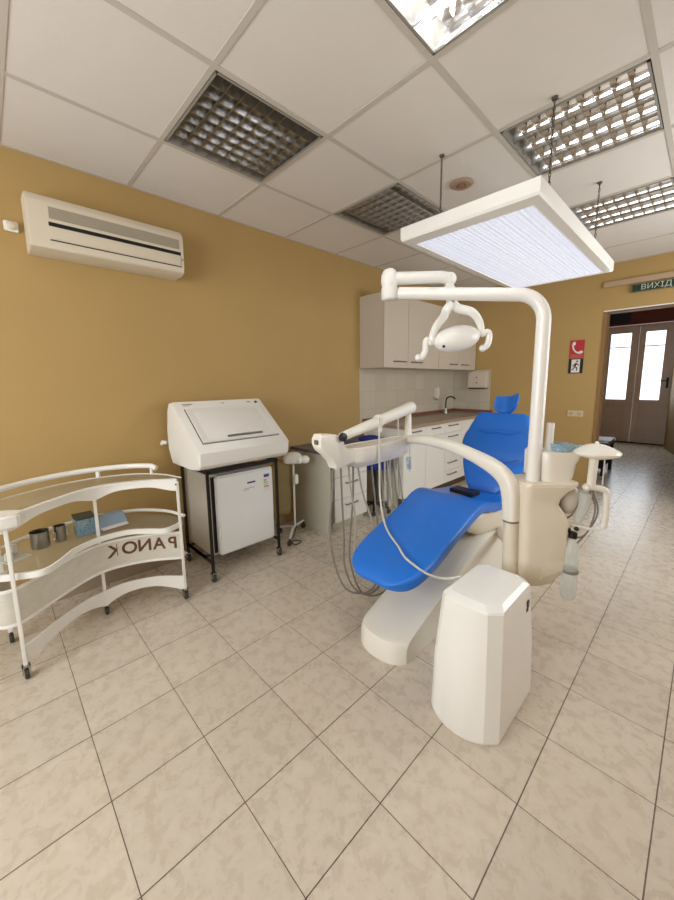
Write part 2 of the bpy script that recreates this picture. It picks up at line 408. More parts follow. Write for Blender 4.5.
louvre_light(2, 2, False, 'wide louvred ceiling light just above the near end of the hanging lamp')
louvre_light(2, 4, False, 'louvred ceiling light farthest back, beyond the hanging lamp near the doorway wall')

t = thing('smoke_detector', (1.45, 2.30, H), 'round brown disc fixed flat on a ceiling tile beside the lamp chain', 'ceiling vent')
MB().lathe([(0, 0), (.072, 0), (.072, -.006), (.058, -.016), (.03, -.016), (.028, -.010), (0, -.010)], (1.45, 2.30, H), 32).build('disc', ENAMEL, t)
MB().lathe([(.020, -.010), (.020, -.022), (.012, -.026), (0, -.026)], (1.45, 2.30, H), 20).build('cap', mat('detector_cap', srgb(140, 112, 92), .6, noise=.05), t)

# ---- hanging dental daylight lamp
PX0, PX1, PY0, PY1, PZ0, PZ1 = 1.425, 2.112, 1.70, 3.26, 2.05, 2.118
t = thing('pendant_light', ((PX0+PX1)/2, (PY0+PY1)/2, PZ0), 'long white rectangular light panel hanging on chains above the dental chair', 'hanging light')
IX0, IX1, IY0, IY1 = PX0+.045, PX1-.048, PY0+.080, PY1-.035
b = MB()
o4 = [(PX0, PY0), (PX1, PY0), (PX1, PY1), (PX0, PY1)]; i4 = [(IX0, IY0), (IX1, IY0), (IX1, IY1), (IX0, IY1)]
q4 = [(x+(.018 if x < 1.7 else -.018), y+(.018 if y < 2.5 else -.018)) for x, y in o4]
rings = [[(x, y, PZ1) for x, y in q4], [(x, y, PZ1) for x, y in o4], [(x, y, PZ0+.012) for x, y in o4], [(x, y, PZ0) for x, y in [(x+(.006 if x < 1.7 else -.006), y+(.006 if y < 2.5 else -.006)) for x, y in o4]], [(x, y, PZ0-.004) for x, y in i4], [(x, y, PZ0+.008) for x, y in i4]]
b.loft(rings, cap=False); b.box(PX0+.01, PY0+.01, PZ1-.01, PX1-.01, PY1-.01, PZ1+.0)
b.build('housing', WHITE, t, 20)
def diffuser_mat():
    m = bpy.data.materials.new('lit_prismatic_diffuser'); m.use_nodes = True; nt = m.node_tree; n = nt.nodes; L = nt.links; p_ = n['Principled BSDF']
    p_.inputs['Base Color'].default_value = (.5, .5, .52, 1); p_.inputs['Roughness'].default_value = .15
    tc = n.new('ShaderNodeTexCoord'); sp = n.new('ShaderNodeSeparateXYZ'); L.new(tc.outputs['Object'], sp.inputs[0])
    wv = n.new('ShaderNodeTexWave'); wv.bands_direction = 'X'; wv.inputs['Scale'].default_value = 10; wv.inputs['Distortion'].default_value = .6; L.new(tc.outputs['Object'], wv.inputs['Vector'])
    ns = n.new('ShaderNodeTexNoise'); ns.inputs['Scale'].default_value = 60; ns.inputs['Detail'].default_value = 3; L.new(tc.outputs['Object'], ns.inputs['Vector'])
    a = n.new('ShaderNodeMath'); a.operation = 'MULTIPLY_ADD'; L.new(wv.outputs['Fac'], a.inputs[0]); a.inputs[1].default_value = .16; a.inputs[2].default_value = .72
    c = n.new('ShaderNodeMath'); c.operation = 'MULTIPLY_ADD'; L.new(ns.outputs['Fac'], c.inputs[0]); c.inputs[1].default_value = .36; L.new(a.outputs[0], c.inputs[2])
    d = n.new('ShaderNodeMath'); d.operation = 'MULTIPLY'; L.new(c.outputs[0], d.inputs[0]); d.inputs[1].default_value = PENDANT
    L.new(d.outputs[0], p_.inputs['Emission Strength']); p_.inputs['Emission Color'].default_value = (.72, .76, .90, 1)
    return m
b = MB()
nx = 26
for k in range(nx):   # prismatic ridges of the diffuser
    xa = IX0+(IX1-IX0)*k/nx; xb = IX0+(IX1-IX0)*(k+1)/nx; xm = (xa+xb)/2
    v = [b.bm.verts.new(q) for q in ((xa, IY0, PZ0+.006), (xm, IY0, PZ0+.001), (xb, IY0, PZ0+.006), (xa, IY1, PZ0+.006), (xm, IY1, PZ0+.001), (xb, IY1, PZ0+.006))]
    b.bm.faces.new((v[0], v[1], v[4], v[3])); b.bm.faces.new((v[1], v[2], v[5], v[4]))
b.build('diffuser', diffuser_mat(), t)
for (cx, cy, ty) in ((1.513, 1.95, 0), (2.067, 1.945, 0), (2.055, 2.934, 0), (1.513, 2.934, 0)):
    b = MB(); nlk = 22; z0 = PZ1; dz = (H-PZ1)/nlk
    for k in range(nlk):
        a = 0 if k % 2 else PI/2
        pts = [(cx+math.cos(a)*.0045*math.cos(q*PI/4), cy+math.sin(a)*.0045*math.cos(q*PI/4), z0+dz*(k+.5)+dz*.68*math.sin(q*PI/4)) for q in range(9)]
        b.tube(pts, .0022, 5, cap=False)
    b.lathe([(0, H-.001), (.014, H-.001), (.012, H-.010), (0, H-.010)], (cx, cy, 0), 14)
    b.build('chain', mat('chain_steel', srgb(105, 98, 90), .4, .7, noise=.04), t)

# ================================================================ LEFT WALL
# ---- air conditioner
t = thing('split_air_conditioner', (0, .66, 2.05), 'cream wall-mounted air conditioner with a long grey top grille, high on the yellow wall', 'air conditioner')
y0, y1, zb, zt = .25, 1.035, 2.015, 2.295
prof = [(0, zt), (.10, zt), (.150, zt-.010), (.172, zt-.035), (.178, zt-.06), (.178, zb+.05), (.165, zb+.012), (.13, zb), (0, zb)]
b = MB().prism(prof, 'y', y0, y1, .004); b.build('body', ACM, t)
b = MB().box(.1775, y0+.09, zt-.125, .181, y1-.03, zt-.068)
b.build('grille_backing', GREYV, t)
b = MB()
for k in range(9): b.box(.180, y0+.09, zt-.123+k*.0063, .1825, y1-.03, zt-.1198+k*.0063)
b.build('grille', mat('grille_slat', srgb(172, 162, 142), .5, noise=.05), t)
MB().box(.170, y0+.085, zb+.118, .1788, y1-.02, zb+.138).box(.170, y0+.085, zb+.046, .1788, y1-.02, zb+.051).build('air_slot', DARK, t)
MB().box(.176, y0+.09, zb+.053, .184, y1-.025, zb+.116, .003, rot=None).build('flap', ACM, t)
MB().box(.178, y1-.016, zb+.09, .1795, y1-.006, zb+.10).build('indicator', GREYV, t)
b = MB().box(0, .165, 2.115, .018, .225, 2.165, .004)
t = thing('power_socket', (0, .195, 2.115), 'small white wall socket at the left end of the air conditioner', 'socket')
b.build('plate', WHITE, t); MB().lathe([(0, 0), (.018, 0), (.02, .018), (.012, .022), (0, .022)], (.018, .195, 2.14), 16, 'x').build('plug', ACM, t)

# ================================================================ KITCHENETTE along the left wall
def cupboard(name, x1, y0, y1, z0, z1, label, cat, group, doors, m, handles, x0=0.0, front=None):
    t = thing(name, (x0, (y0+y1)/2, z0), label, cat, group)
    MB().box(x0, y0, z0, x1-.018, y1, z1).build('body', m, t)
    for (kind, a, c, e, g_) in doors:
        d = MB().box(x1-.017, a+.002, e+.002, x1, c-.002, g_-.002, .0015).build(kind, front or m, t)
        hs = [h for h in handles if a <= h[0] < c and e <= h[1] < g_]
        for hy, hz, hl in hs:
            MB().tube([(x1, hy-hl/2, hz), (x1+.022, hy-hl/2, hz), (x1+.022, hy+hl/2, hz), (x1, hy+hl/2, hz)], .0065, 8).build('handle', HANDLE, d)
    return t
U0, U1 = 2.94, 4.985
cuts = [2.94, 3.335, 3.90, 4.0, 4.985]
G = 'beige upper cabinets above the sink counter'
cupboard('wall_cabinet', .33, 2.94, 3.36, 1.45, 2.19, 'beige upper cabinet nearest the camera, its blank side panel facing us', 'cabinet', G,
         [('door', 2.94, 3.36, 1.45, 2.19)], UPPER, [(3.20, 1.515, .20)])
cupboard('wall_cabinet', .33, 3.36, 4.00, 1.45, 2.19, 'beige upper cabinet second from the camera, behind the dental lamp', 'cabinet', G,
         [('door', 3.36, 4.00, 1.45, 2.19)], UPPER, [(3.52, 1.515, .20)])
cupboard('wall_cabinet', .33, 4.00, 4.985, 1.45, 2.19, 'beige upper cabinet in the corner next to the doorway wall', 'cabinet', G,
         [('door', 4.00, 4.49, 1.45, 2.19), ('door', 4.49, 4.985, 1.45, 2.19)], UPPER, [(4.35, 1.515, .17), (4.66, 1.515, .17)])
CX = .56
G2 = 'white base cabinets under the brown worktop'
def kick(y0, y1, p): MB().box(.02, y0, 0, .50, y1, .095).build('plinth', KICK, p)
p_ = cupboard('base_cabinet', CX, 2.98, 3.40, .095, .825, 'white base cabinet at the near end of the worktop', 'cabinet', G2,
         [('drawer', 2.98, 3.40, .70, .825), ('door', 2.98, 3.40, .095, .70)], LAM, [(3.19, .785, .16)], .02); kick(2.98, 3.40, p_)
p_ = cupboard('base_cabinet', CX, 3.40, 3.80, .095, .825, 'white base cabinet second from the near end of the worktop', 'cabinet', G2,
         [('drawer', 3.40, 3.80, .70, .825), ('door', 3.40, 3.80, .095, .70)], LAM, [(3.58, .785, .16)], .02); kick(3.40, 3.80, p_)
p_ = cupboard('drawer_cabinet', CX, 3.80, 4.20, .095, .825, 'white stack of drawers in the base row, seen just left of the blue backrest', 'cabinet', G2,
         [('drawer', 3.80, 4.20, .70, .825), ('drawer', 3.80, 4.20, .54, .70), ('drawer', 3.80, 4.20, .39, .54), ('drawer', 3.80, 4.20, .24, .39), ('drawer', 3.80, 4.20, .095, .24)], LAM,
         [(3.97, .785, .2), (3.97, .655, .2), (3.97, .49, .2), (3.97, .34, .2), (3.97, .195, .2)], .02); kick(3.80, 4.20, p_)
p_ = cupboard('sink_cabinet', CX, 4.20, 4.98, .095, .825, 'base cabinet under the sink in the room corner, behind the blue backrest', 'cabinet', G2,
         [('door', 4.20, 4.59, .095, .825), ('door', 4.59, 4.98, .095, .825)], LAM, [(4.52, .76, .1), (4.66, .76, .1)], .02); kick(4.20, 4.98, p_)
b = MB().box(.02, 2.97, .826, .60, 4.36, .86, .004).box(.02, 4.82, .826, .60, 4.985, .86, .004).box(.02, 4.36, .826, .17, 4.82, .86).box(.55, 4.36, .826, .60, 4.82, .86)
t = thing('worktop', (.3, 4, .826), 'brown stone-look worktop with inset sink over the white base cabinets', 'worktop')
b.build('slab', WORKT, t)
MB().box(.007, 2.97, .86, .019, 4.985, .90).box(.019, 4.97, .86, .60, 4.985, .90).build('upstand', REDB, t)
b = MB()
sx0, sx1, sy0, sy1 = .10, .50, 4.06, 4.54
b.loft([rr((.36, 4.59, .8605), (1, 0, 0), (0, 1, 0), .42, .50, .03), rr((.36, 4.59, .864), (1, 0, 0), (0, 1, 0), .40, .48, .03), rr((.36, 4.59, .862), (1, 0, 0), (0, 1, 0), .36, .42, .05), rr((.36, 4.59, .84), (1, 0, 0), (0, 1, 0), .34, .40, .05)])
b.build('sink', STEEL, t)
t = thing('tap', (.11, 4.60, .86), 'thin dark tap with a tall curved spout standing at the corner sink', 'tap')
MB().lathe([(0, .8605), (.03, .8605), (.028, .885), (.02, .90), (.02, .93), (0, .93)], (.11, 4.60, 0), 18).build('base', STEEL, t)
MB().tube([(.11, 4.60, .92), (.11, 4.60, 1.02), (.13, 4.60, 1.075), (.19, 4.61, 1.09), (.24, 4.62, 1.06)], .010, 10, 6).build('spout', DARK, t)
MB().tube([(.11, 4.60, .93), (.09, 4.62, .95), (.08, 4.64, 1.0)], .006, 8).build('lever', STEEL, t)
t = thing('soap_dispenser', (.05, 4.46, 1.07), 'narrow white soap dispenser mounted on the tiles left of the tap', 'dispenser')
MB().box(.006, 4.425, 1.07, .075, 4.50, 1.22, .012).build('body', mat('dispenser_white', srgb(214, 206, 190), .4, noise=.03), t)
MB().box(.03, 4.445, 1.045, .06, 4.48, 1.07, .006).build('nozzle', GREYV, t)
t = thing('towel_dispenser', (.40, 4.94, 1.19), 'square off-white paper towel dispenser on the tiled strip in the corner', 'dispenser')
MB().box(.265, YF-.10, 1.205, .535, YF-.006, 1.425, .014).build('case', mat('towel_case', srgb(205, 190, 172), .45, noise=.03), t)
MB().box(.28, YF-.095, 1.192, .52, YF-.01, 1.206).build('slot', DARK, t)
for zz in (1.35, 1.275): MB().ball((.395, YF-.101, zz), .013, .006, .010).build('window', GREYV, t)

# ---- desk with pedestal
t = thing('desk', (.25, 2.5, 0), 'grey-beige desk with a slate blue top against the yellow wall', 'desk')
MB().box(.004, 1.975, .700, .56, 2.965, .722, .003).build('desk_top', DESKT, t)
MB().box(.004, 1.985, 0, .515, 2.005, .700, .001).build('end_panel', LAMG, t)
MB().box(.004, 2.93, 0, .515, 2.95, .700, .001).build('end_panel', LAMG, t)
MB().box(.01, 2.005, .3, .026, 2.93, .700).build('back_panel', LAMG, t)
t = cupboard('drawer_pedestal', .46, 2.10, 2.53, .06, .66, 'white three-drawer pedestal standing under the desk', 'drawer unit', None,
             [('drawer', 2.10, 2.53, .47, .66), ('drawer', 2.10, 2.53, .27, .47), ('drawer', 2.10, 2.53, .06, .27)], LAM, [(2.31, .60, .14), (2.31, .41, .14), (2.31, .21, .14)], .05)
MB().box(.06, 2.11, 0, .42, 2.52, .06).build('plinth', LAMG, t)
# work stool with a navy cover pushed under the desk
t = thing('stool', (.40, 2.72, 0), 'low stool with a dark navy seat pushed under the desk', 'stool')
MB().lathe([(0, .46), (.14, .46), (.165, .475), (.17, .50), (.155, .525), (0, .53)], (.40, 2.72, 0), 28).build('seat', NAVY, t)
MB().tube([(.40, 2.72, .07), (.40, 2.72, .47)], .02, 12).build('pole', BLACKM, t)
for k in range(5):
    a = 2*PI*k/5+.3; ex, ey = .40+.15*math.cos(a), 2.72+.15*math.sin(a)
    lg = MB().tube([(.40, 2.72, .085), (ex, ey, .055)], .012, 8).build('leg', BLACKM, t)
    MB().lathe([(0, -.01), (.022, -.01), (.024, 0), (.022, .01), (0, .01)], (ex, ey, .024), 14, 'x').build('caster', RUBBER, lg)
b = MB()
b.loft([rr((.33, 2.71, z), (1, 0, .0), (0, 1, 0), .14+w, .20+w, .04) for z, w in ((.7225, -.02), (.728, .0), (.75, .01), (.765, -.02), (.772, -.06))])
single(b, 'folded_cloth', NAVY, (.33, 2.71, .7225), 'crumpled dark navy cloth lying on the slate desk top', 'cloth')
single(MB().box(.24, 2.35, .7225, .40, 2.56, .735, .004, rot=.2), 'notebook', mat('notebook_blue', srgb(50, 66, 120), .5, noise=.05), (.32, 2.45, .7225), 'flat blue notebook on the desk in front of the navy cloth', 'notebook')

# ================================================================ STERILISER CART WITH FRIDGE
CY0, CY1, CXF = .955, 1.48, .49
t = thing('steel_cart', (.28, 1.22, 0), 'black tubular steel cart on casters carrying the white sterilising cabinet', 'cart')
MB().box(.07, CY0-.01, .735, CXF+.01, CY0+.01, .757).box(.07, CY1-.01, .735, CXF+.01, CY1+.01, .757).box(.07, CY0, .735, .09, CY1, .757).box(CXF-.01, CY0, .735, CXF+.01, CY1, .757).build('top_frame', BLACKM, t)
for x in (.08, CXF):
    for y in (CY0, CY1):
        l_ = MB().box(x-.009, y-.009, .065, x+.009, y+.009, .735, .002).build('leg', BLACKM, t)
        c_ = MB().box(x-.014, y-.017, .03, x+.014, y-.013, .066).box(x-.014, y+.013, .03, x+.014, y+.017, .066).box(x-.014, y-.017, .060, x+.014, y+.017, .066).build('caster', CHROME, l_)
        MB().lathe([(0, -.011), (.022, -.011), (.026, -.006), (.026, .006), (.022, .011), (0, .011)], (x, y, .026), 18, 'y').build('wheel', RUBBER, l_)
MB().box(.08, CY0-.006, .125, .40, CY0+.006, .14).box(.08, CY1-.006, .125, .40, CY1+.006, .14).box(.10, CY0, .128, .115, CY1, .14).box(.36, CY0, .128, .375, CY1, .14).box(.08, CY0-.006, .125, CXF, CY0+.006, .14).box(.08, CY1-.006, .125, CXF, CY1+.006, .14).build('shelf_rail', BLACKM, t)
t = thing('mini_fridge', (.27, 1.22, .141), 'small white fridge with energy sticker standing inside the black cart', 'fridge')
MB().box(.04, .985, .141, .415, 1.455, .705, .006).build('body', mat('fridge_side', srgb(204, 198, 184), .4, noise=.02), t)
MB().box(.424, 1.022, .150, .475, 1.462, .70, .012, rot=None, seg=3).build('door', mat('fridge_white', srgb(226, 227, 224), .3, noise=.02), t)
MB().box(.4155, 1.005, .160, .4235, 1.452, .69).build('gasket_shadow_gap', DARK, t)  # gasket set wide, its black strip painting the shadow gap left of the door
b = MB()
b.box(.4748, 1.245, .61, .4756, 1.31, .622)
b.build('badge', mat('badge_navy', srgb(60, 60, 90), .4, noise=.05), t)
MB().box(.4748, 1.375, .525, .4754, 1.43, .655).build('energy_sticker', SWHITE, t)
MB().box(.4755, 1.38, .63, .4758, 1.425, .652).build('sticker_header', mat('sticker_blue', srgb(60, 70, 150), .5, noise=.04), t)
STG = [srgb(60, 130, 70), srgb(140, 160, 60), srgb(200, 180, 60), srgb(150, 90, 60)]
for k in range(4): MB().box(.4755, 1.38, .605-k*.016, .4758, 1.40+.006*k, .613-k*.016).build('sticker_bar', mat('sticker_bar_%d' % k, STG[k], .5, noise=.04), t)
MB().box(.4748, 1.22, .575, .4753, 1.30, .58).box(.4748, 1.21, .565, .4753, 1.255, .569).build('fine_print', mat('print_grey', srgb(160, 160, 165), .5, noise=.03), t)

# ---- UV sterilising cabinet
t = thing('sterilising_cabinet', (.28, 1.23, .758), 'white bench-top sterilising cabinet with a sloping lid on top of the black cart', 'sterilizer')
uy0, uy1 = .885, 1.565
prof = [(.045, .84), (.045, 1.02), (.09, 1.165), (.11, 1.185), (.17, 1.19), (.205, 1.165), (.26, 1.125), (.47, .915), (.535, .885), (.54, .87), (.535, .80), (.50, .775), (.20, .80)]
prof = [(.045, .85), (.04, .98), (.075, 1.13), (.105, 1.178), (.165, 1.185), (.535, .895), (.548, .88), (.540, .80), (.515, .775), (.42, .758), (.10, .758)]
b = MB()
def uring(y, s): # slight taper toward the ends of the case
    return [(.30+(x-.30)*s, y, .96+(z-.96)*s) for x, z in prof]
b.loft([uring(uy0, .965), uring(uy0+.012, 1.0), uring(uy1-.012, 1.0), uring(uy1, .965)])
b.build('case', WHITE, t, 25)
# lid lying in the slope
sa, sb = V((.165, 0, 1.185)), V((.535, 0, .895)); sd = (sb-sa); sl = sd.length; sd.normalize(); nrm = V((-sd.z, 0, sd.x)); nrm = V((.617, 0, .787))
def onslope(u, y, h): return sa+sd*(u*sl)+nrm*h+V((0, y, 0))
def slab(mb, u0, u1, ya, yb, h0, h1, inset=0):
    lo = [onslope(u0, ya, h0), onslope(u0, yb, h0), onslope(u1, yb, h0), onslope(u1, ya, h0)]
    hi = [onslope(u0+inset, ya+inset*.4, h1), onslope(u0+inset, yb-inset*.4, h1), onslope(u1-inset, yb-inset*.4, h1), onslope(u1-inset, ya+inset*.4, h1)]
    return mb.loft([lo, hi])
slab(MB(), .17, .885, uy0+.055, uy1-.050, -.002, .0022).build('lid_gap', mat('lid_gap', srgb(110, 104, 96), .6, noise=.05), t)
lid = slab(slab(MB(), .185, .87, uy0+.062, uy1-.057, .001, .012, .0), .23, .83, uy0+.10, uy1-.095, .011, .015, .03).build('lid', mat('lid_white', srgb(232, 229, 222), .22, noise=.015), t, 20)
slab(MB(), .80, .825, uy0+.235, uy1-.18, .014, .021).build('handle_slot', HANDLE, lid)
slab(MB(), .785, .80, uy0+.24, uy1-.185, .014, .028).build('handle', WHITE, lid)
b = MB(); slab(b, .055, .075, uy0+.06, uy0+.13, .0, .001); slab(b, .09, .10, uy0+.065, uy0+.11, .0, .001); slab(b, .06, .075, uy0+.34, uy0+.365, .0, .001); slab(b, .06, .085, uy1-.13, uy1-.10, .0, .001)
b.build('marking', GREYV, t)
MB().lathe([(0, 0), (.012, 0), (.012, .004), (0, .006)], onslope(.085, uy1-.055, 0), 16, R=Matrix(((.787, 0, .617), (0, 1, 0), (-.617, 0, .787)))).build('switch', DARK, t)
MB().tube([(.05, .875, .90), (.03, .855, .905), (.02, .852, .89)], .014, 10).build('outlet', WHITE, t)
t2 = t
for y in (uy0+.08, uy1-.09):
    pass

# ---- treatment lamp on a stand
t = thing('treatment_lamp', (.30, 1.78, 0), 'small white appliance on a slim white stand between the cart and the desk', 'medical lamp')
MB().tube([(.30, 1.78, .09), (.30, 1.78, .66)], .009, 10).build('pole', WHITE, t)
MB().box(.305, 1.765, .47, .345, 1.80, .55, .006).build('bracket', WHITE, t)
f1 = MB().tube([(.42, 1.63, .05), (.31, 1.745, .085), (.295, 1.785, .09)], .010, 8).build('foot', WHITE, t)
f2 = MB().tube([(.295, 1.785, .09), (.25, 1.88, .085), (.22, 1.935, .075)], .009, 8).build('foot', WHITE, t)
f3 = MB().tube([(.295, 1.785, .09), (.16, 1.72, .06)], .009, 8).build('foot', WHITE, t)
for (x, y, ff, zz) in ((.42, 1.63, f1, .026), (.22, 1.935, f2, .026), (.16, 1.72, f3, .026)):
    MB().lathe([(0, -.009), (.020, -.009), (.024, 0), (.020, .009), (0, .009)], (x, y, zz), 14, 'x').tube([(x, y, zz), (x, y, .06)], .008, 6).build('caster', RUBBER, ff)
b = MB(); b.loft([rr((.30, 1.78, z), (.6, .8, 0), (-.8, .6, 0), w, d, .03) for z, w, d in ((.64, .12, .07), (.65, .16, .10), (.69, .165, .105), (.725, .11, .08), (.735, .06, .05))])
b.build('head', WHITE, t)
MB().ball((.36, 1.855, .67), .045, .04, .035).ball((.355, 1.80, .675), .03, .03, .035).build('nozzle', WHITE, t)
MB().tube([(.16, 1.66, .60), (.15, 1.65, .4), (.17, 1.66, .2), (.19, 1.67, .13)], .009, 8, 5).tube([(.24, 1.72, .66), (.19, 1.68, .66), (.16, 1.66, .60)], .009, 8, 5).build('hose', mat('amber_hose', srgb(150, 136, 90), .4, noise=.05), t)
MB().tube([(.42, 1.63, .06), (.45, 1.66, .012), (.43, 1.74, .008), (.38, 1.72, .008), (.36, 1.66, .01), (.38, 1.70, .05), (.31, 1.79, .10)], .004, 6, 6).build('cable', RUBBER, t)
b = MB(); b.loft([rr((.215, 1.735, z), (.6, .8, 0), (-.8, .6, 0), w, w*.7, .04) for z, w in ((.20, .10), (.26, .12), (.5, .13), (.64, .12))], cap=False)
b.build('clear_sheath', BAG, t)

# ================================================================ TROLLEY
TF = [(.655, -.13), (.636, .0), (.52, .15), (.415, .30), (.385, .43), (.44, .60), (.539, .745)]      # inner, concave side (towards the room)
TBk = [(.45, -.21), (.31, -.06), (.17, .15), (.12, .38), (.175, .60), (.33, .74), (.50, .79)]        # wall side
def curve2(pts, k=8): return [V((p.x, p.y)) for p in spline([V((x, y, 0)) for x, y in pts], k)]
F_ = curve2(TF); B_ = curve2(TBk)
t = thing('curved_trolley', (.35, .30, 0), 'curved white instrument trolley with glass shelves and reversed brown lettering by the yellow wall', 'trolley')
def shelf_outline(z, front=F_, back=B_): return [(p.x, p.y, z) for p in front]+[(p.x, p.y, z) for p in back[::-1]]
def plate(mb, ring, th):
    lo = [mb.bm.verts.new(p) for p in ring]; hi = [mb.bm.verts.new((p[0], p[1], p[2]+th)) for p in ring]; n = len(ring)
    mb.bm.faces.new(lo[::-1]); mb.bm.faces.new(hi)
    for i in range(n): mb.bm.faces.new((lo[i], lo[(i+1) % n], hi[(i+1) % n], hi[i]))
    return mb
def band(mb, pts, z0, z1, th=.006):
    # vertical strip following pts; z0, z1 may be functions of 0..1
    n = len(pts); rings = []
    for i, p in enumerate(pts):
        t_ = (pts[min(i+1, n-1)]-pts[max(i-1, 0)]).normalized(); nn = V((-t_.y, t_.x))*th/2
        a = z0(i/(n-1)) if callable(z0) else z0; c = z1(i/(n-1)) if callable(z1) else z1
        rings.append([(p.x+nn.x, p.y+nn.y, a), (p.x-nn.x, p.y-nn.y, a), (p.x-nn.x, p.y-nn.y, c), (p.x+nn.x, p.y+nn.y, c)])
    return mb.loft(rings)
ZT = .745
plate(MB(), shelf_outline(ZT), .006).build('glass_top', GLASS, t)
# broad white front rim, deeper by the posts
def rim0(s): return ZT-.028-.030*(.5+.5*math.cos(2*PI*(s-.16)/.84*2))**2 if s > .12 else ZT-.055
band(MB(), F_, rim0, ZT+.012, .012).build('front_rim', WHITE, t)
b = MB()
b.loft([[(p.x+o_*.5, p.y, ZT+h) for o_, h in ((-.05, .006), (-.05, .012), (.03, .014), (.03, .006))] for p in F_]); b.build('rim_ledge', WHITE, t)
# handle rail on the wall side, stopping short of the right end
HR = [(p.x, p.y, .80) for p in B_[:38]]
MB().tube(HR+[(HR[-1][0]+.03, HR[-1][1]+.02, .785)], .016, 12).build('push_rail', WHITE, t)
MB().tube([(B_[26].x, B_[26].y, .75), (B_[26].x, B_[26].y, .80)], .012, 8).tube([(B_[8].x, B_[8].y, .75), (B_[8].x, B_[8].y, .80)], .012, 8).tube([(B_[37].x, B_[37].y, .75), (B_[37].x, B_[37].y, .80)], .010, 8).build('rail_bracket', WHITE, t)
MB().tube([(p.x, p.y, ZT+.003) for p in B_], .004, 6).build('back_edge', WHITE, t)
# left end bracket plate
MB().prism([(.44, -.24), (.60, -.24), (.665, -.17), (.668, -.02), (.655, .045), (.60, .07), (.56, .03), (.50, -.05)], 'z', ZT-.040, ZT+.018, .008).build('end_bracket', WHITE, t)
MB().ball((.655, -.03, ZT-.035), .006).ball((.655, -.045, ZT+.0), .006).ball((.545, .742, ZT-.02), .006).build('bolt', RUBBER, t)
# middle glass shelf with a wavy white rim
ZM = .475
MFp = [(.50, -.15), (.575, -.06), (.625, .02), (.655, .10), (.60, .165), (.50, .24), (.435, .36), (.435, .49), (.50, .58), (.565, .65), (.55, .72), (.515, .765)]
MF = curve2(MFp, 5)
plate(MB(), [(p.x, p.y, ZM) for p in MF]+[(p.x, p.y, ZM) for p in B_[::-1]], .006).build('glass_shelf', GLASS, t)
band(MB(), MF, ZM-.014, ZM+.014, .012).build('shelf_rim', WHITE, t)
MB().tube([(p.x, p.y, ZM+.035) for p in B_], .010, 10).build('shelf_rail', WHITE, t)
# lower frosted basket: its wall runs along the inner curve and wraps round the left end
ZL = .270
LFp = [(.415, -.02), (.47, -.075), (.56, -.095), (.635, -.055), (.636, .015), (.525, .15), (.420, .30), (.392, .43), (.447, .60), (.545, .742)]
LF = curve2(LFp, 6)
LB = [(p.x+.012, p.y) for p in B_[13:]]
plate(MB(), [(p.x, p.y, ZL) for p in LF]+[(x, y, ZL) for x, y in LB[::-1]], .006).build('lower_shelf', WHITE, t)
band(MB(), LF, ZL, .43, .005).build('frosted_wall', FROST, t)
band(MB(), LF, ZL-.006, ZL+.008, .010).build('lower_rim', WHITE, t)
band(MB(), LF, .424, .436, .009).build('upper_rim', WHITE, t)
b = MB()
cum = [0]
for a_, c_ in zip(LF, LF[1:]): cum.append(cum[-1]+(c_-a_).length)
for k, ch in enumerate('KONAP'):
    s_ = cum[-1]-.355+k*.078
    i0 = max(i for i in range(len(cum)) if cum[i] <= s_); i0 = min(i0, len(LF)-2); fr_ = (s_-cum[i0])/(cum[i0+1]-cum[i0]); p = LF[i0].lerp(LF[i0+1], fr_); tg = (LF[i0+1]-LF[i0]).normalized()
    X = V((-tg.x, -tg.y, 0)); Z = V((0, 0, 1)); Nn = X.cross(Z)
    R = Matrix((X, Z, Nn)).transposed()
    # the word reads from the wall side, so it is seen reversed from the room
    text_into(b, ch, .100, R, (p.x, p.y, .368), .004, bold=.0022)
b.build('lettering', LETTER, t)
# three posts with casters
for (x, y, zt_) in ((.646, -.003, ZT), (.375, .365, ZT), (.545, .748, ZT)):
    pt = MB().box(x-.007, y-.008, .06, x+.007, y+.008, zt_, .003).build('post', WHITE, t)
    MB().box(x-.012, y-.015, .024, x+.012, y-.011, .066).box(x-.012, y+.011, .024, x+.012, y+.015, .066).box(x-.012, y-.015, .058, x+.012, y+.015, .066).build('caster_fork', STEEL, pt)
    MB().lathe([(0, -.009), (.020, -.009), (.024, -.005), (.024, .005), (.020, .009), (0, .009)], (x, y, .024), 16, 'y').build('wheel', RUBBER, pt)
pt = MB().box(.28, -.05, .06, .30, -.03, ZT, .003).build('post', WHITE, t)
MB().lathe([(0, -.009), (.020, -.009), (.024, 0), (.020, .009), (0, .009)], (.29, -.04, .024), 16, 'y').tube([(.29, -.04, .024), (.29, -.04, .062)], .007, 6).build('wheel', RUBBER, pt)
i_l = min(range(len(F_)), key=lambda i: (F_[i]-V((.646, -.003))).length); i_m = min(range(len(F_)), key=lambda i: (F_[i]-V((.375, .365))).length)
for seg in (F_[i_l:i_m+1], F_[i_m:]):
    band(MB(), seg, lambda s: .060+.045*math.sin(PI*s), lambda s: .150+.012*math.sin(PI*s), .008).build('lower_band', WHITE, t)

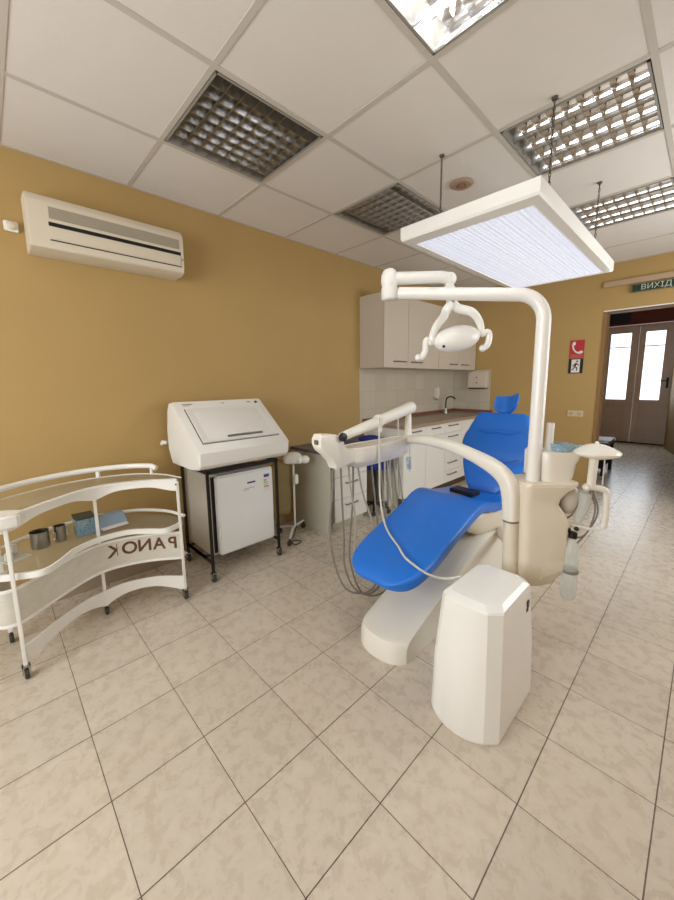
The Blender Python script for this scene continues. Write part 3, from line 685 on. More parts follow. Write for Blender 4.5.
# things on the middle glass shelf
zs = ZM+.0065
def cup(x, y, r, h, label, name='metal_cup'):
    t = thing(name, (x, y, zs), label, 'cup', 'steel beakers on the trolley shelf')
    MB().lathe([(0, 0), (r*.95, 0), (r, .004), (r, h), (r*1.06, h+.002), (r*.94, h), (r*.93, .008), (0, .008)], (x, y, zs), 28).build('beaker', STEEL, t)
    MB().tube([(x+r*.3, y+r, zs+h*.75), (x+r*.4, y+r*1.5, zs+h*.7), (x+r*.4, y+r*1.5, zs+h*.35), (x+r*.3, y+r, zs+h*.3)], .003, 6, 4).build('handle', STEEL, t)
cup(.335, .12, .040, .085, 'wider steel beaker on the trolley shelf, left of the other beaker')
cup(.315, .205, .026, .085, 'narrow steel beaker on the trolley shelf, right of the wider one')
t = thing('instrument_cradle', (.40, .01, zs), 'pale plastic cradle lying on the trolley shelf left of the beakers', 'cradle')
MB().box(.33, -.045, zs, .46, .055, zs+.006, .002, rot=.5).build('base', PET, t)
MB().box(.34, .00, zs+.006, .36, .03, zs+.05, .004, rot=.5).box(.42, -.02, zs+.006, .44, .01, zs+.045, .004, rot=.5).box(.35, .0, zs+.006, .43, .012, zs+.02, rot=.0).build('holder', HOSEW, t)
t = thing('glass_box', (.28, .325, zs), 'dark blue-green glass box on the trolley shelf behind the middle post', 'box')
MB().box(.220, .275, zs, .340, .365, zs+.004).box(.220, .275, zs, .223, .365, zs+.095).box(.337, .275, zs, .340, .365, zs+.095).box(.223, .275, zs, .337, .278, zs+.095).box(.223, .362, zs, .337, .365, zs+.095).build('case', BGLASS, t)
MB().box(.217, .272, zs+.0955, .343, .368, zs+.102, .002).build('lid', mat('tinted_lid', srgb(50, 66, 66), .3, noise=.06), t)
MB().box(.227, .282, zs+.004, .333, .358, zs+.012).build('tray', mat('teal_tray', srgb(40, 96, 100), .4, noise=.06), t)
t = thing('tissue_box', (.29, .44, zs), 'pale blue plastic box with a sloping front on the trolley shelf, rightmost item', 'box')
b = MB().prism([(-.05, 0), (.05, 0), (.05, .025), (.0, .075), (-.05, .075)], 'y', -.075, .075, .004)
for v in b.bm.verts: v.co = Matrix.Rotation(.12, 3, 'Z') @ v.co + V((.29, .445, zs))
b.build('case', mat('pale_blue_plastic', srgb(138, 158, 172), .25, noise=.05), t)
b = MB().box(-.06, -.066, .030, -.02, .066, .036)
for v in b.bm.verts: v.co = Matrix.Rotation(.12, 3, 'Z') @ (v.co+V((.105, 0, 0))) + V((.29, .445, zs-.012))
b.build('bright_edge', SWHITE, t)

# ================================================================ DENTAL CHAIR
XC = 1.61
t = thing('dental_chair', (1.66, 2.0, 0), 'blue dental patient chair with white base, tilted leg rest, backrest and small headrest', 'dental chair')
# floor base rising as a lifting arm, its nose rounded in plan
b = MB(); rings = []
xa, xb = 1.528, 1.806
for k in range(13):
    e = -1+2*k/12; x = (xa+xb)/2+(xb-xa)/2*e; dy = .055*abs(e)**2.4+(.012 if abs(e) > .99 else 0); dz = -.014*abs(e)**6
    rings.append([(x, y, z) for y, z in ((1.200+dy, .0), (1.200+dy, .080+dz), (1.212+dy, .104+dz), (1.245+dy*.8, .120+dz), (1.42, .166+dz), (1.80, .290+dz), (2.05, .365+dz), (2.35, .37+dz), (2.44, .34+dz), (2.46, .0))])
b.loft(rings); b.build('base', IVORY, t, 30)
# underside shell
b = MB()
b.loft([rr((XC, y, z), (1, 0, 0), (0, 0, 1), w, h, .05) for y, z, w, h in ((1.86, .510, .20, .05), (1.93, .487, .32, .11), (2.05, .455, .38, .16), (2.30, .425, .40, .18), (2.48, .42, .36, .15), (2.55, .43, .24, .08))])
b.build('seat_shell', CREAM, t)
def cushion(name, path, parent, th, rad):
    # path: (x, y, z top, width, tilt normal y, z)
    rings = []
    for (x, y, z, w, ny, nz, k) in path:
        n_ = V((0, ny, nz)).normalized(); c = V((x, y, z))-n_*(th*k/2)
        rings.append(rr(c, (1, 0, 0), n_, w, th*k, rad*k, 6))
    return MB().loft(rings).build(name, BLUE, parent, 50)
leg = [(1.665, 1.176, .405, .15, -.5, .86, .35), (1.665, 1.182, .418, .22, -.42, .9, .60), (1.665, 1.200, .433, .285, -.32, .94, .85), (1.665, 1.235, .448, .345, -.23, .97, 1), (1.660, 1.30, .463, .392, -.205, .98, 1), (1.650, 1.42, .490, .420, -.205, .98, 1),
       (1.630, 1.65, .540, .425, -.205, .98, 1), (1.612, 1.82, .577, .440, -.20, .98, 1), (1.600, 1.91, .594, .455, -.16, .98, 1), (1.597, 1.97, .602, .460, -.06, 1, 1), (1.596, 2.02, .602, .460, .06, 1, 1), (1.598, 2.08, .588, .455, .2, .99, 1), (1.60, 2.18, .560, .45, .15, 1, 1), (1.60, 2.35, .540, .44, .02, 1, 1), (1.60, 2.40, .538, .42, 0, 1, .95), (1.60, 2.425, .532, .38, 0, 1, .7)]
def dense(L, k=3):
    out = []; Q = [tuple(2*a-b for a, b in zip(L[0], L[1]))]+L+[tuple(2*a-b for a, b in zip(L[-1], L[-2]))]
    for i in range(1, len(Q)-2):
        for j in range(k):
            q = j/k; out.append(tuple(.5*((2*b)+(c-a)*q+(2*a-5*b+4*c-d)*q*q+(3*b-a-3*c+d)*q**3) for a, b, c, d in zip(*Q[i-1:i+3])))
    return out+[L[-1]]
cushion('leg_and_seat_cushion', dense(leg), t, .060, .016)
# backrest: lofted from bottom to top, shoulders and a waist
def PUFF(s): return abs(math.sin(PI*(min(max(s, 0), 1)*2.45+.02)))**.6-.45
def back_ring(s):
    y = 2.435+.275*s; z = .525+.52*s
    ctl = [(0, .17), (.03, .23), (.08, .28), (.18, .34), (.34, .42), (.50, .485), (.62, .515), (.74, .505), (.84, .465), (.92, .42), (.975, .385), (1, .32)]
    for (a, wa), (c, wc) in zip(ctl, ctl[1:]):
        if a <= s <= c: w = wa+(wc-wa)*(s-a)/(c-a); break
    e = min(1, max(.35, min(s/.06, (1-s)/.06)**.5 if 0 < s < 1 else .35))
    th = .085*e
    n_ = V((0, -.87, .48)).normalized(); c0 = V((1.617, y, z))-n_*(th/2-.016*PUFF(s))
    ring = rr(c0, (1, 0, 0), n_, w, th, .038, 6)
    # the top edge dips in the middle, the front is padded with a shallow hollow
    out = []
    for p in ring:
        dx = abs(p.x-1.617)/(w/2)
        q = p.copy()
        if s > .85: q += V((0, .48, .87))*(.022*(dx**1.5)*(s-.85)/.15-.0)
        out.append(q)
    return out
ss = [0, .012, .03, .05, .08, .12, .16, .2, .25, .3, .35, .4, .45, .5, .55, .6, .64, .68, .72, .76, .8, .84, .88, .92, .95, .975, .99, 1]
bk = MB().loft([back_ring(s) for s in ss]).build('backrest', BLUE, t, 60)
b = MB()
def bp(u, s, h=.006): # point on the backrest front
    n_ = V((0, -.87, .48)).normalized(); return V((1.617+u, 2.435+.275*s, .525+.52*s))+n_*(h+.016*PUFF(s))
BSEAM = mat('blue_seam', srgb(22, 88, 182), .45, noise=.05)
b.tube([bp(-.15, .80, .0), bp(-.07, .755, .0), bp(0, .775, .0), bp(.07, .755, .0), bp(.15, .80, .0)], .0035, 6, 5)
b.tube([bp(-.19, .46, .0), bp(-.08, .40, .0), bp(0, .415, .0), bp(.08, .40, .0), bp(.19, .46, .0)], .0035, 6, 5)
b.build('seam', BSEAM, bk)
b = MB(); b.loft([rr((1.625, 2.435+.275*s+.050, .525+.52*s-.03), (1, 0, 0), (0, -.87, .48), w, .03, .012) for s, w in ((.05, .25), (.2, .36), (.6, .40), (.9, .34), (.98, .24))])
b.build('back_shell', CREAM, t)
# headrest: small saddle pad
b = MB(); rings = []
for k in range(13):
    a = -1+2*k/12; x = 1.645+.085*a; e = (1-abs(a)**3)**.5 if abs(a) < 1 else 0; e = max(e, .12)
    z = 1.125+.034*abs(a)**2+.014*a; y = 2.745-.045*abs(a)**2
    n_ = V((-.45*a, -.85, .35)).normalized(); tt = V((0, .38, .92)).normalized()
    rings.append(rr((x, y, z), tt, n_, .135*(.50+.50*e), .042*e, .018, 5))
b.loft(rings); b.build('headrest', BLUE, t, 60)
MB().tube([(1.645, 2.80, .94), (1.645, 2.785, 1.04), (1.645, 2.765, 1.11)], .012, 8).box(1.60, 2.775, .90, 1.69, 2.80, 1.0, .006).build('headrest_stem', DARK, t)
MB().tube([(1.84, 2.42, .57), (1.87, 2.40, .60), (1.875, 2.25, .62), (1.865, 2.12, .615)], .016, 10, 5).build('armrest', BLUE, t)

t = thing('foot_control', (1.605, 2.19, .562), 'flat black control box lying on the blue seat below the backrest', 'control box')
b = MB().box(-.085, -.045, 0, .085, .045, .028, .004)
for v in b.bm.verts: v.co = Matrix.Rotation(-.12, 3, 'Z') @ v.co + V((1.605, 2.19, .572))
b.build('body', mat('black_box', srgb(24, 24, 34), .35, noise=.05), t)

# ================================================================ DENTAL UNIT
# ---- floor console
t = thing('floor_console', (2.15, 1.33, 0), 'tall tapered white floor box standing in front of the dental unit', 'equipment box')
def cring(z, x0, x1, y0, y1, ch, bow=.0):
    # plan outline with chamfered corners and slightly bowed front
    fr = [(x0+ch*.6+(x1-ch*1.3-x0-ch*.6)*k/8, y0-bow*(1-(2*k/8-1)**2), z) for k in range(9)]
    return [V(p) for p in fr+[ (x1, y0+ch*1.3, z), (x1, y1-ch, z), (x1-ch, y1, z), (x0+ch, y1, z), (x0, y1-ch, z), (x0, y0+ch*.6, z)]]
b = MB().loft([cring(0, 2.005, 2.258, 1.148, 1.535, .03, .03), cring(.012, 2.0, 2.262, 1.145, 1.54, .03, .03), cring(.25, 2.003, 2.255, 1.155, 1.535, .03, .022), cring(.482, 2.013, 2.238, 1.186, 1.522, .03, .008)])
b.build('shell', WHITE, t, 20)
b = MB().loft([cring(.4825, 2.013, 2.238, 1.186, 1.522, .03, .008), cring(.490, 2.015, 2.236, 1.190, 1.52, .032, .006), cring(.505, 2.030, 2.220, 1.210, 1.50, .035, .003), cring(.508, 2.05, 2.20, 1.23, 1.47, .03, .0)])
b.build('lid', mat('lid_bright_white', srgb(236, 234, 228), .22, noise=.015, coat=.3), t, 20)
b = MB()
b.box(2.2425, 1.452, .405, 2.2455, 1.472, .435).box(2.243, 1.446, .39, 2.2457, 1.466, .405); b.build('emblem', RUBBER, t)

# ---- column unit
t = thing('dental_unit', (2.17, 1.78, 0), 'cream dental unit column with lamp pole, over-patient arm, instrument holder, hoses and spittoon', 'dental unit')
def orc(z, xc, yc, w, d, r=.05, rot=-.35): return rr((xc, yc, z), (math.cos(rot), math.sin(rot), 0), (-math.sin(rot), math.cos(rot), 0), w, d, r, 6)
ROT = .80
b = MB().loft([orc(z, xc, yc, w, d, .045, ROT) for z, xc, yc, w, d in ((.350, 2.125, 1.77, .10, .09), (.356, 2.130, 1.775, .15, .14), (.375, 2.138, 1.783, .180, .17), (.42, 2.150, 1.793, .212, .185), (.50, 2.158, 1.80, .225, .19), (.66, 2.158, 1.80, .226, .19), (.70, 2.150, 1.793, .208, .185), (.745, 2.138, 1.782, .178, .175), (.775, 2.140, 1.784, .184, .178), (.815, 2.152, 1.795, .215, .188), (.836, 2.158, 1.80, .228, .19), (.842, 2.158, 1.80, .215, .178))])
b.build('column', CREAM, t, 30)
u = V((math.cos(ROT), math.sin(ROT), 0)); n_ = V((math.sin(ROT), -math.cos(ROT), 0))
cc = V((2.158, 1.80, 0))
# raised front panel of the column
b = MB(); b.loft([[cc+u*a+n_*.090+V((0, 0, z)) for a, z in ((-.020, .40), (.085, .44), (.090, .63), (.005, .66), (-.020, .64))], [cc+u*a+n_*.0945+V((0, 0, z)) for a, z in ((-.012, .41), (.078, .448), (.083, .62), (.009, .65), (-.012, .632))]])
b.build('front_panel', CREAM, t, 20)
# flared collar and the upper block
b = MB().loft([orc(z, 2.160+k*.7, 1.80+k*.7, w, d, .04, ROT) for z, w, d, k in ((.818, .215, .18, .004), (.840, .245, .185, .010), (.850, .245, .18, .012), (.853, .22, .16, .010))])
b.build('collar', CREAM, t, 30)
b = MB().loft([orc(z, 2.195+k, 1.835+k, w, .13, .035, ROT) for z, w, k in ((.853, .13, .0), (.862, .14, .0), (.93, .155, .004), (.978, .185, .012), (.985, .175, .012))])
b.build('upper_block', IVORY, t, 30)
MB().box(2.085, 1.80, .853, 2.115, 1.86, .985, .008, rot=ROT).build('rear_block', IVORY, t)
MB().tube([(2.175, 1.83, .98), (2.178, 1.83, 1.110)], [.018, .016], 12).build('sensor_post', WHITE, t)
MB().lathe([(.0, .0), (.040, .0), (.044, .004), (.046, .034), (.043, .034), (.041, .006), (0, .006)], (2.225, 1.84, .9855), 24).tube([(2.25, 1.865, .995), (2.30, 1.905, .998), (2.325, 1.92, 1.0)], .018, 12).build('glass_dish', BGLASS, t)
# lamp pole: up, over, then the double-back arm
Pp = V((2.143, 1.75, 0)); E1 = V((1.545, 1.53, 1.738))
pts = [(Pp.x, Pp.y, .838), (Pp.x, Pp.y, 1.0), (Pp.x, Pp.y, 1.3), (Pp.x, Pp.y, 1.53)]+[(Pp.x-.110*(1-math.cos(q*PI/20))*.938, Pp.y-.110*(1-math.cos(q*PI/20))*.351, 1.555+.117*math.sin(q*PI/20)) for q in range(0, 10)]
pts = [V(p) for p in pts]; d = (E1-pts[-1]); p9 = pts[-1]; pts += [p9+d*.12, p9+d*.4, p9+d*.7, E1]
pole = MB().tube(pts, .029, 20).build('lamp_pole', WHITE, t)
arm = MB()
J = V((1.488, 1.503, 0))
arm.lathe([(0, 1.708), (.034, 1.709), (.041, 1.718), (.041, 1.765), (.037, 1.772), (.040, 1.782), (.043, 1.80), (.041, 1.828), (.031, 1.850), (.016, 1.860), (0, 1.862)], (J.x+.01, J.y+.01, 0), 28)
A2 = V((1.70, 1.74, 1.815))
arm.tube([(J.x, J.y, 1.812), (J.x+.05, J.y+.05, 1.814), (A2.x-.03, A2.y-.03, A2.z+.006), (A2.x, A2.y, A2.z-.004)], [.031, .031, .030, .031], 16)
arm.ball((A2.x, A2.y, A2.z-.004), .034, .034, .034).tube([(A2.x, A2.y, A2.z), (A2.x, A2.y, 1.73)], .022, 14).tube([(A2.x, A2.y, 1.775), (A2.x, A2.y, 1.763)], .028, 14)
arm.tube([(A2.x, A2.y, 1.74), (A2.x, A2.y, 1.64)], .013, 12)
arm.build('lamp_arm', WHITE, t)
# lamp head with yoke and two hooked handles
HC = V((1.752, 1.733, 1.514)); U = V((.66, .73, .17)).normalized(); 
head = bpy.data.objects.new('lamp_head', None)
b = MB(); rx, ry, rz = .118, .07, .064
Wd = U.cross(V((0, 0, 1))).normalized(); Zd = Wd.cross(U).normalized()
if Zd.z < 0: Zd = -Zd
RR = Matrix((U, Wd, Zd)).transposed()
b.ball(HC, rx, ry, rz, R=RR, n=28)
head = b.build('lamp_head', WHITE, t)
nd = ((V((2.67, 0, 1.3))-HC).normalized()*.8-Zd*.55-U*.25).normalized(); nl = RR.transposed() @ nd
pd = RR @ V((rx*rx*nl.x, ry*ry*nl.y, rz*rz*nl.z))/math.sqrt((rx*nl.x)**2+(ry*nl.y)**2+(rz*nl.z)**2)
MB().ball(HC+pd, .007).build('lamp_sensor', DARK, head)
top = V((1.722, 1.735, 1.690))
for s_ in (-1, 1):
    e = HC+U*(s_*.124)
    pts = [top-V((0, 0, .004)), top+U*(s_*.030)-V((0, 0, .030)), HC+U*(s_*.070)+V((0, 0, .118)), HC+U*(s_*.106)+V((0, 0, .078)), HC+U*(s_*.124)+V((0, 0, .035)), e-V((0, 0, .008))]
    sp_ = spline(pts, 6)
    MB().tube(sp_, [.026-.011*i/(len(sp_)-1) for i in range(len(sp_))], 12).build('yoke', WHITE, head)
    h0 = e+U*(s_*.010)
    pts = [h0, h0+U*(s_*.028)+V((0, 0, .004)), h0+U*(s_*.036)-V((0, 0, .025)), h0+U*(s_*.026)-V((0, 0, .062)), h0+U*(s_*.004)-V((0, 0, .072))]
    if s_ < 0: pts = [h0+V((0, 0, .004)), h0+U*(s_*.014)+V((0, 0, .022)), h0+U*(s_*.024)+V((0, 0, .008)), h0+U*(s_*.026)-V((0, 0, .032)), h0+U*(s_*.044)-V((0, 0, .060)), h0+U*(s_*.060)-V((0, 0, .058))]
    MB().tube(pts, .0155, 12, 5).ball(pts[-1], .0175).ball(pts[0], .017).build('handle', WHITE, head)
# delivery arm: post, swan curve over the patient
q = [(2.098, 1.672, .36), (2.092, 1.674, .50), (2.085, 1.677, .66)]
MB().tube(q, [.036, .034, .033], 16).build('arm_post', CREAM, t)
MB().lathe([(0, .66), (.035, .66), (.035, .667), (0, .667)], (2.084, 1.677, 0), 20).build('joint_ring', HANDLE, t)
path = [(2.084, 1.677, .667), (2.080, 1.679, .74), (2.072, 1.681, .80), (2.048, 1.690, .85), (1.99, 1.711, .888), (1.90, 1.744, .915), (1.80, 1.78, .935), (1.70, 1.818, .947), (1.60, 1.855, .952), (1.50, 1.894, .950), (1.40, 1.930, .940), (1.32, 1.962, .925), (1.27, 1.98, .915)]
path = spline(path, 3); rings = []
side = V((.35, .94, 0)).normalized()
for i, p in enumerate(path):
    tg = (path[min(i+1, len(path)-1)]-path[max(i-1, 0)]).normalized(); nn = side.cross(tg).normalized(); s = i/(len(path)-1)
    h = .068+.014*math.sin(PI*min(1, s*2.2))-.012*s
    rings.append(rr(p, side, nn, .062, h, .024, 5))
MB().loft(rings).build('delivery_arm', IVORY, t, 40)
# lower link of the unit under the seat, joining the column to the chair
MB().tube([(2.13, 1.84, .40), (2.02, 2.02, .36), (1.80, 2.30, .34)], .035, 14).build('support_beam', CREAM, t)
# instrument console: boat-shaped holder
b = MB()
def boat(z, k):
    fr = [(1.250, 1.40), (1.315, 1.415), (1.352, 1.465), (1.362, 1.54), (1.362, 1.68), (1.345, 1.85), (1.325, 2.0)]
    bk_ = [(1.235, 2.02), (1.225, 1.85), (1.215, 1.68), (1.205, 1.55), (1.215, 1.44)]
    cx, cy = 1.285, 1.70
    return [V((cx+(x-cx)*k, cy+(y-cy)*(1-(1-k)*.35), z)) for x, y in (curve_pts(fr)+curve_pts(bk_))]
def curve_pts(pp): return [(p.x, p.y) for p in spline([V((x, y, 0)) for x, y in pp], 3)]
b.loft([boat(.838, .55), boat(.845, .80), boat(.862, .95), boat(.90, 1.0), boat(.940, 1.02), boat(.944, .98), boat(.938, .90)])
con = b.build('instrument_console', IVORY, t, 30)
MB().loft([boat(.818, .35), boat(.824, .50), boat(.842, .62)]).build('under_tray', IVORY, con, 30)
b = MB(); b.loft([rr((1.295, y, z), (1, 0, 0), (0, 0, 1), .075, h, .016, 4) for y, z, h in ((1.185, 1.005, .05), (1.195, 1.002, .085), (1.235, .985, .115), (1.275, .962, .150), (1.295, .940, .185), (1.335, .932, .180), (1.36, .905, .11), (1.43, .892, .07))])
b.build('end_bracket', IVORY, con, 35)
MB().lathe([(0, 0), (.020, 0), (.024, .006), (.022, .022), (0, .026)], (1.334, 1.325, 1.018), 18, 'x').build('knob', DARK, con)
MB().box(1.28, 1.178, .990, 1.31, 1.186, 1.015, .003).build('bracket_end_cap', HANDLE, con)
T0, T1 = V((1.296, 1.365, 1.010)), V((1.263, 2.07, 1.132))
tb = MB().tube([T0-(T1-T0)*.03, T0, T0.lerp(T1, .25), T0.lerp(T1, .5), T0.lerp(T1, .75), T1-(T1-T0)*.03, T1, T1+(T1-T0)*.012], [.016, .024, .030, .033, .036, .039, .037, .028], 20).build('holder_tube', IVORY, con)
MB().lathe([(.038, -.012), (.041, -.008), (.041, .008), (.038, .012)], T0.lerp(T1, .47), 20, 'y').box(1.262, 1.685, 1.00, 1.300, 1.715, 1.07, .006).build('clip', IVORY, con)
MB().lathe([(0, .93), (.032, .93), (.024, .98), (.020, 1.10), (0, 1.10)], (1.265, 2.03, 0), 16).build('support_neck', IVORY, con)
# hoses hanging in loops from the console
specs = [(1.30, 1.235, 1.335, .055, 0, HOSED), (1.29, 1.315, 1.42, .042, 0, HOSED), (1.30, 1.36, 1.50, .03, 1, HOSED), (1.32, 1.41, 1.50, .07, 2, HOSED), (1.31, 1.50, 1.58, .045, 1, HOSE)]
hose_defs = [
 ([(1.300, 1.290, .84), (1.300, 1.285, .72), (1.290, 1.270, .50), (1.320, 1.275, .32), (1.365, 1.31, .18), (1.41, 1.39, .13), (1.43, 1.48, .14), (1.41, 1.58, .24), (1.34, 1.62, .45), (1.29, 1.62, .82)], HOSED),
 ([(1.296, 1.355, .84), (1.298, 1.36, .66), (1.300, 1.37, .45), (1.315, 1.36, .27), (1.36, 1.39, .14), (1.41, 1.46, .095), (1.43, 1.55, .16), (1.37, 1.66, .4), (1.30, 1.69, .82)], HOSED),
 ([(1.293, 1.420, .84), (1.30, 1.43, .7), (1.318, 1.45, .5), (1.332, 1.42, .28), (1.36, 1.44, .15), (1.41, 1.52, .10), (1.42, 1.62, .18), (1.36, 1.74, .45), (1.30, 1.76, .82)], HOSE),
 ([(1.290, 1.460, .83), (1.292, 1.455, .65), (1.300, 1.425, .45), (1.320, 1.40, .28), (1.37, 1.44, .10), (1.43, 1.54, .07), (1.44, 1.64, .14), (1.38, 1.78, .4), (1.30, 1.82, .83)], HOSED),
 ([(1.288, 1.500, .83), (1.300, 1.53, .66), (1.330, 1.58, .48), (1.350, 1.62, .30), (1.40, 1.66, .16), (1.43, 1.74, .13), (1.41, 1.83, .2), (1.35, 1.87, .5), (1.29, 1.88, .83)], HOSE),
]
for pts, m_ in hose_defs: MB().tube(pts, .0055, 8, 7).build('hose', m_, con)
# straight instrument sleeves hanging from the tube
for (y, z1, z0, x) in ((1.74, .84, .56, 1.295), (1.80, .84, .50, 1.29), (1.85, .84, .62, 1.288), (1.90, .85, .56, 1.285)):
    MB().tube([(x, y, z1), (x+.004, y+.005, z0)], .006, 8).tube([(x+.004, y+.005, z0+.12), (x+.004, y+.005, z0)], .009, 8).build('handpiece', HOSEW, con)
MB().tube([(1.315, 1.665, 1.09), (1.372, 1.592, 1.04), (1.374, 1.592, .90), (1.376, 1.592, .78), (1.385, 1.585, .66), (1.42, 1.56, .575), (1.48, 1.51, .528), (1.56, 1.45, .508), (1.66, 1.39, .495), (1.74, 1.335, .484), (1.815, 1.31, .478), (1.86, 1.325, .455), (1.90, 1.37, .430), (1.945, 1.395, .435), (1.985, 1.41, .455), (2.02, 1.42, .455)], .0055, 8, 7).build('pale_hose', HOSEW, t)
MB().tube([(1.285, 1.885, 1.09), (1.287, 1.89, .96)], .006, 8).tube([(1.36, 1.915, .90), (1.365, 1.915, .72)], .0055, 8).build('handpiece', HOSEW, con)
MB().tube([(1.375, 1.88, .83), (1.385, 1.87, .79), (1.375, 1.885, .76)], .017, 10).build('handpiece', BGLASS, con)
# spittoon, its arm and the suction pieces
SP = V((2.345, 1.90, 0))
sp = MB().lathe([(0, .956), (.028, .958), (.066, .968), (.088, .978), (.091, .987), (.086, .994), (.064, 1.006), (.036, 1.018), (.013, 1.024), (0, 1.025)], (SP.x, SP.y, 0), 32).build('spittoon', IVORY, t)
MB().ball((SP.x, SP.y, 1.026), .008, .008, .010).build('lid_knob', IVORY, sp)
MB().tube([(2.340, 1.895, .958), (2.338, 1.893, .83)], [.018, .017], 12).build('stem', IVORY, sp)
MB().tube([(2.322, 1.882, .826), (2.345, 1.90, .826), (2.375, 1.915, .822), (2.393, 1.925, .80), (2.396, 1.925, .68), (2.392, 1.92, .645)], .0135, 12, 3).ball((2.325, 1.884, .826), .018).build('elbow_pipe', IVORY, sp)
MB().tube([(2.392, 1.92, .640), (2.34, 1.885, .635), (2.275, 1.85, .645)], .0075, 8).build('link_rod', WHITE, sp)
MB().tube([(2.375, 1.92, .958), (2.375, 1.92, .84)], .003, 6).build('water_line', HOSEW, sp)
MB().tube([(2.325, 1.885, .80), (2.318, 1.885, .73), (2.300, 1.88, .66)], [.026, .022, .016], 14).build('suction_cup', PET, sp)
for pts in ([(2.335, 1.89, .81), (2.36, 1.905, .73), (2.345, 1.89, .63), (2.31, 1.87, .56)], [(2.345, 1.90, .81), (2.37, 1.91, .71), (2.33, 1.88, .60), (2.285, 1.855, .60), (2.272, 1.845, .64)], [(2.30, 1.88, .76), (2.285, 1.87, .70), (2.262, 1.855, .67), (2.25, 1.845, .67)]):
    MB().tube(pts, .004, 6, 6).build('thin_hose', HOSED, sp)
# rear dome behind the column
MB().ball((2.255, 1.885, .76), .045, .045, .075).build('filter_dome', mat('grey_filter', srgb(205, 198, 184), .4, noise=.04), t)
BX, BY = 2.300, 1.825
bt = MB().lathe([(0, .315), (.018, .318), (.026, .308), (.031, .318), (.033, .335), (.033, .43), (.031, .445), (.033, .455), (.033, .53), (.026, .565), (.014, .59), (.013, .61), (0, .61)], (BX, BY, 0), 24).build('bottle', PET, t)
MB().lathe([(.0335, .436), (.0355, .44), (.0355, .446), (.0335, .45)], (BX, BY, 0), 24).build('bottle_band', HOSED, bt)
MB().lathe([(0, .60), (.018, .60), (.018, .625), (0, .63)], (BX, BY, 0), 16).ball((BX-.02, BY-.01, .635), .014).ball((BX+.012, BY, .645), .010).build('bottle_cap', DARK, bt)

# ================================================================ DOORWAY WALL
YW = YF
t = thing('telephone_sign', (1.54, YW, 1.55), 'small red wall sign with a white telephone handset, above the running man sign', 'sign')
MB().box(1.466, YW-.004, 1.55, 1.611, YW, 1.755).build('plate', RED, t)
b = MB(); arc = [(1.505, 1.725), (1.497, 1.695), (1.505, 1.655), (1.530, 1.622), (1.562, 1.610), (1.585, 1.615)]
sp_ = spline([V((x, YW-.005, z)) for x, z in arc], 6); L_ = len(sp_)
b.tube(sp_, [.008+.008*abs(2*i/(L_-1)-1)**3 for i in range(L_)], 8)
for v in b.bm.verts: v.co.y = YW-.0045+(v.co.y-YW+.005)*.12
b.ball((1.508, YW-.005, 1.718), .015, .002, .020).ball((1.580, YW-.005, 1.618), .020, .002, .015)
b.build('handset', SWHITE, t)
b = MB()
for zz in (1.585, 1.572, 1.559): b.box(1.478, YW-.0055, zz, 1.598, YW-.004, zz+.005)
b.build('fine_print', mat('sign_pink', srgb(196, 120, 112), .5, noise=.04), t)
t = thing('exit_route_sign', (1.54, YW, 1.38), 'small black wall sign with a white running man panel, under the red telephone sign', 'sign')
MB().box(1.466, YW-.004, 1.375, 1.611, YW, 1.545).build('plate', SBLACK, t)
MB().box(1.495, YW-.005, 1.385, 1.580, YW-.004, 1.535).build('panel', SWHITE, t)
b = MB(); yy = YW-.006
for pts, r_ in (([(1.545, 1.495), (1.530, 1.455)], .009), ([(1.530, 1.455), (1.555, 1.435), (1.550, 1.405)], .006), ([(1.530, 1.455), (1.515, 1.425), (1.50, 1.415)], .006), ([(1.543, 1.49), (1.52, 1.475), (1.51, 1.455)], .005), ([(1.545, 1.49), (1.562, 1.470), (1.575, 1.475)], .005)):
    b.tube([V((x, yy, z)) for x, z in pts], r_, 6)
b.ball((1.552, yy, 1.513), .010)
for v in b.bm.verts: v.co.y = yy+(v.co.y-yy)*.1
b.build('running_man', SBLACK, t)
t = thing('double_socket', (1.575, YW, .89), 'flat white double socket plate low on the yellow wall beside the doorway', 'socket')
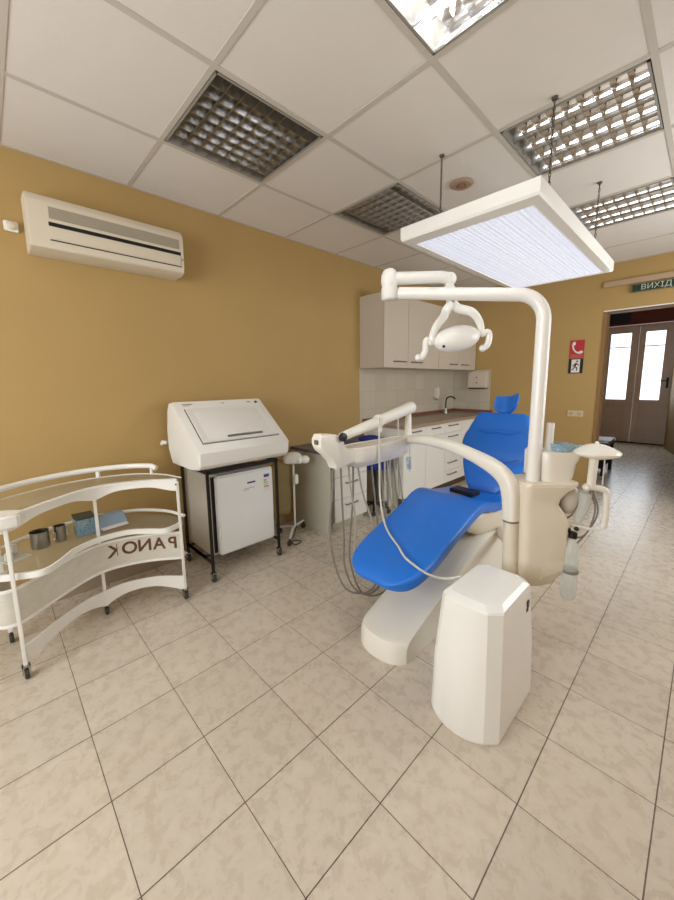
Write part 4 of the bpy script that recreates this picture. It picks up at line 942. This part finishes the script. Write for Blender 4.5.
MB().box(1.495, YW-.012, .868, 1.655, YW, .940, .004).build('plate', mat('socket_cream', srgb(206, 186, 150), .45, noise=.03), t)
MB().lathe([(0, 0), (.022, 0), (.024, .003), (0, .003)], (1.535, YW-.015, .904), 16, 'y').lathe([(0, 0), (.022, 0), (.024, .003), (0, .003)], (1.615, YW-.015, .904), 16, 'y').build('outlet', mat('socket_shade', srgb(184, 164, 130), .5, noise=.03), t)
single(MB().box(1.742, YW-.03, 2.288, 2.95, YW, 2.345, .004), 'cable_duct', mat('duct_cream', srgb(178, 152, 120), .5, noise=.03), (2.3, YW, 2.288), 'long cream plastic cable duct running across the wall above the exit sign', 'cable duct')
t = thing('exit_sign', (2.18, YW, 2.2), 'long dark green exit sign with pale ВИХІД lettering above the doorway', 'sign')
MB().box(1.992, YW-.035, 2.195, 2.385, YW, 2.272, .004).build('case', mat('exit_case', srgb(120, 116, 88), .5, noise=.04), t)
MB().box(1.998, YW-.037, 2.200, 2.379, YW-.035, 2.267).build('face', SGREEN, t)
b = MB(); text_into(b, 'ВИХІД', .072, Matrix(((1, 0, 0), (0, 0, -1), (0, 1, 0))), (2.185, YW-.038, 2.233), .001)
for v in b.bm.verts: v.co.x = 2.185+(v.co.x-2.185)*1.02
b.build('lettering', mat('exit_letter', srgb(190, 196, 170), .5, noise=.03), t)

# bench in the corridor with a white sheet of paper
t = thing('bench', (1.49, 6.1, 0), 'dark bench standing in the corridor just beyond the doorway', 'bench')
BXa, BXb, BYa, BYb = 1.28, 1.79, 5.85, 6.45
MB().box(BXa, BYa, .40, BXb, BYb, .46, .01).build('seat', DARK, t)
for x in (BXa+.04, BXb-.04):
    for y in (BYa+.05, BYb-.05): MB().box(x-.02, y-.02, 0, x+.02, y+.02, .40).build('leg', DARK, t)
MB().box(BXa+.02, BYa+.03, .10, BXb-.06, BYb-.03, .395).build('storage_box', DARK, t)
single(MB().box(1.53, 6.0, .461, 1.785, 6.38, .478, .003), 'paper_stack', SWHITE, (1.655, 6.19, .461), 'white sheets of paper lying on the dark corridor bench', 'paper')
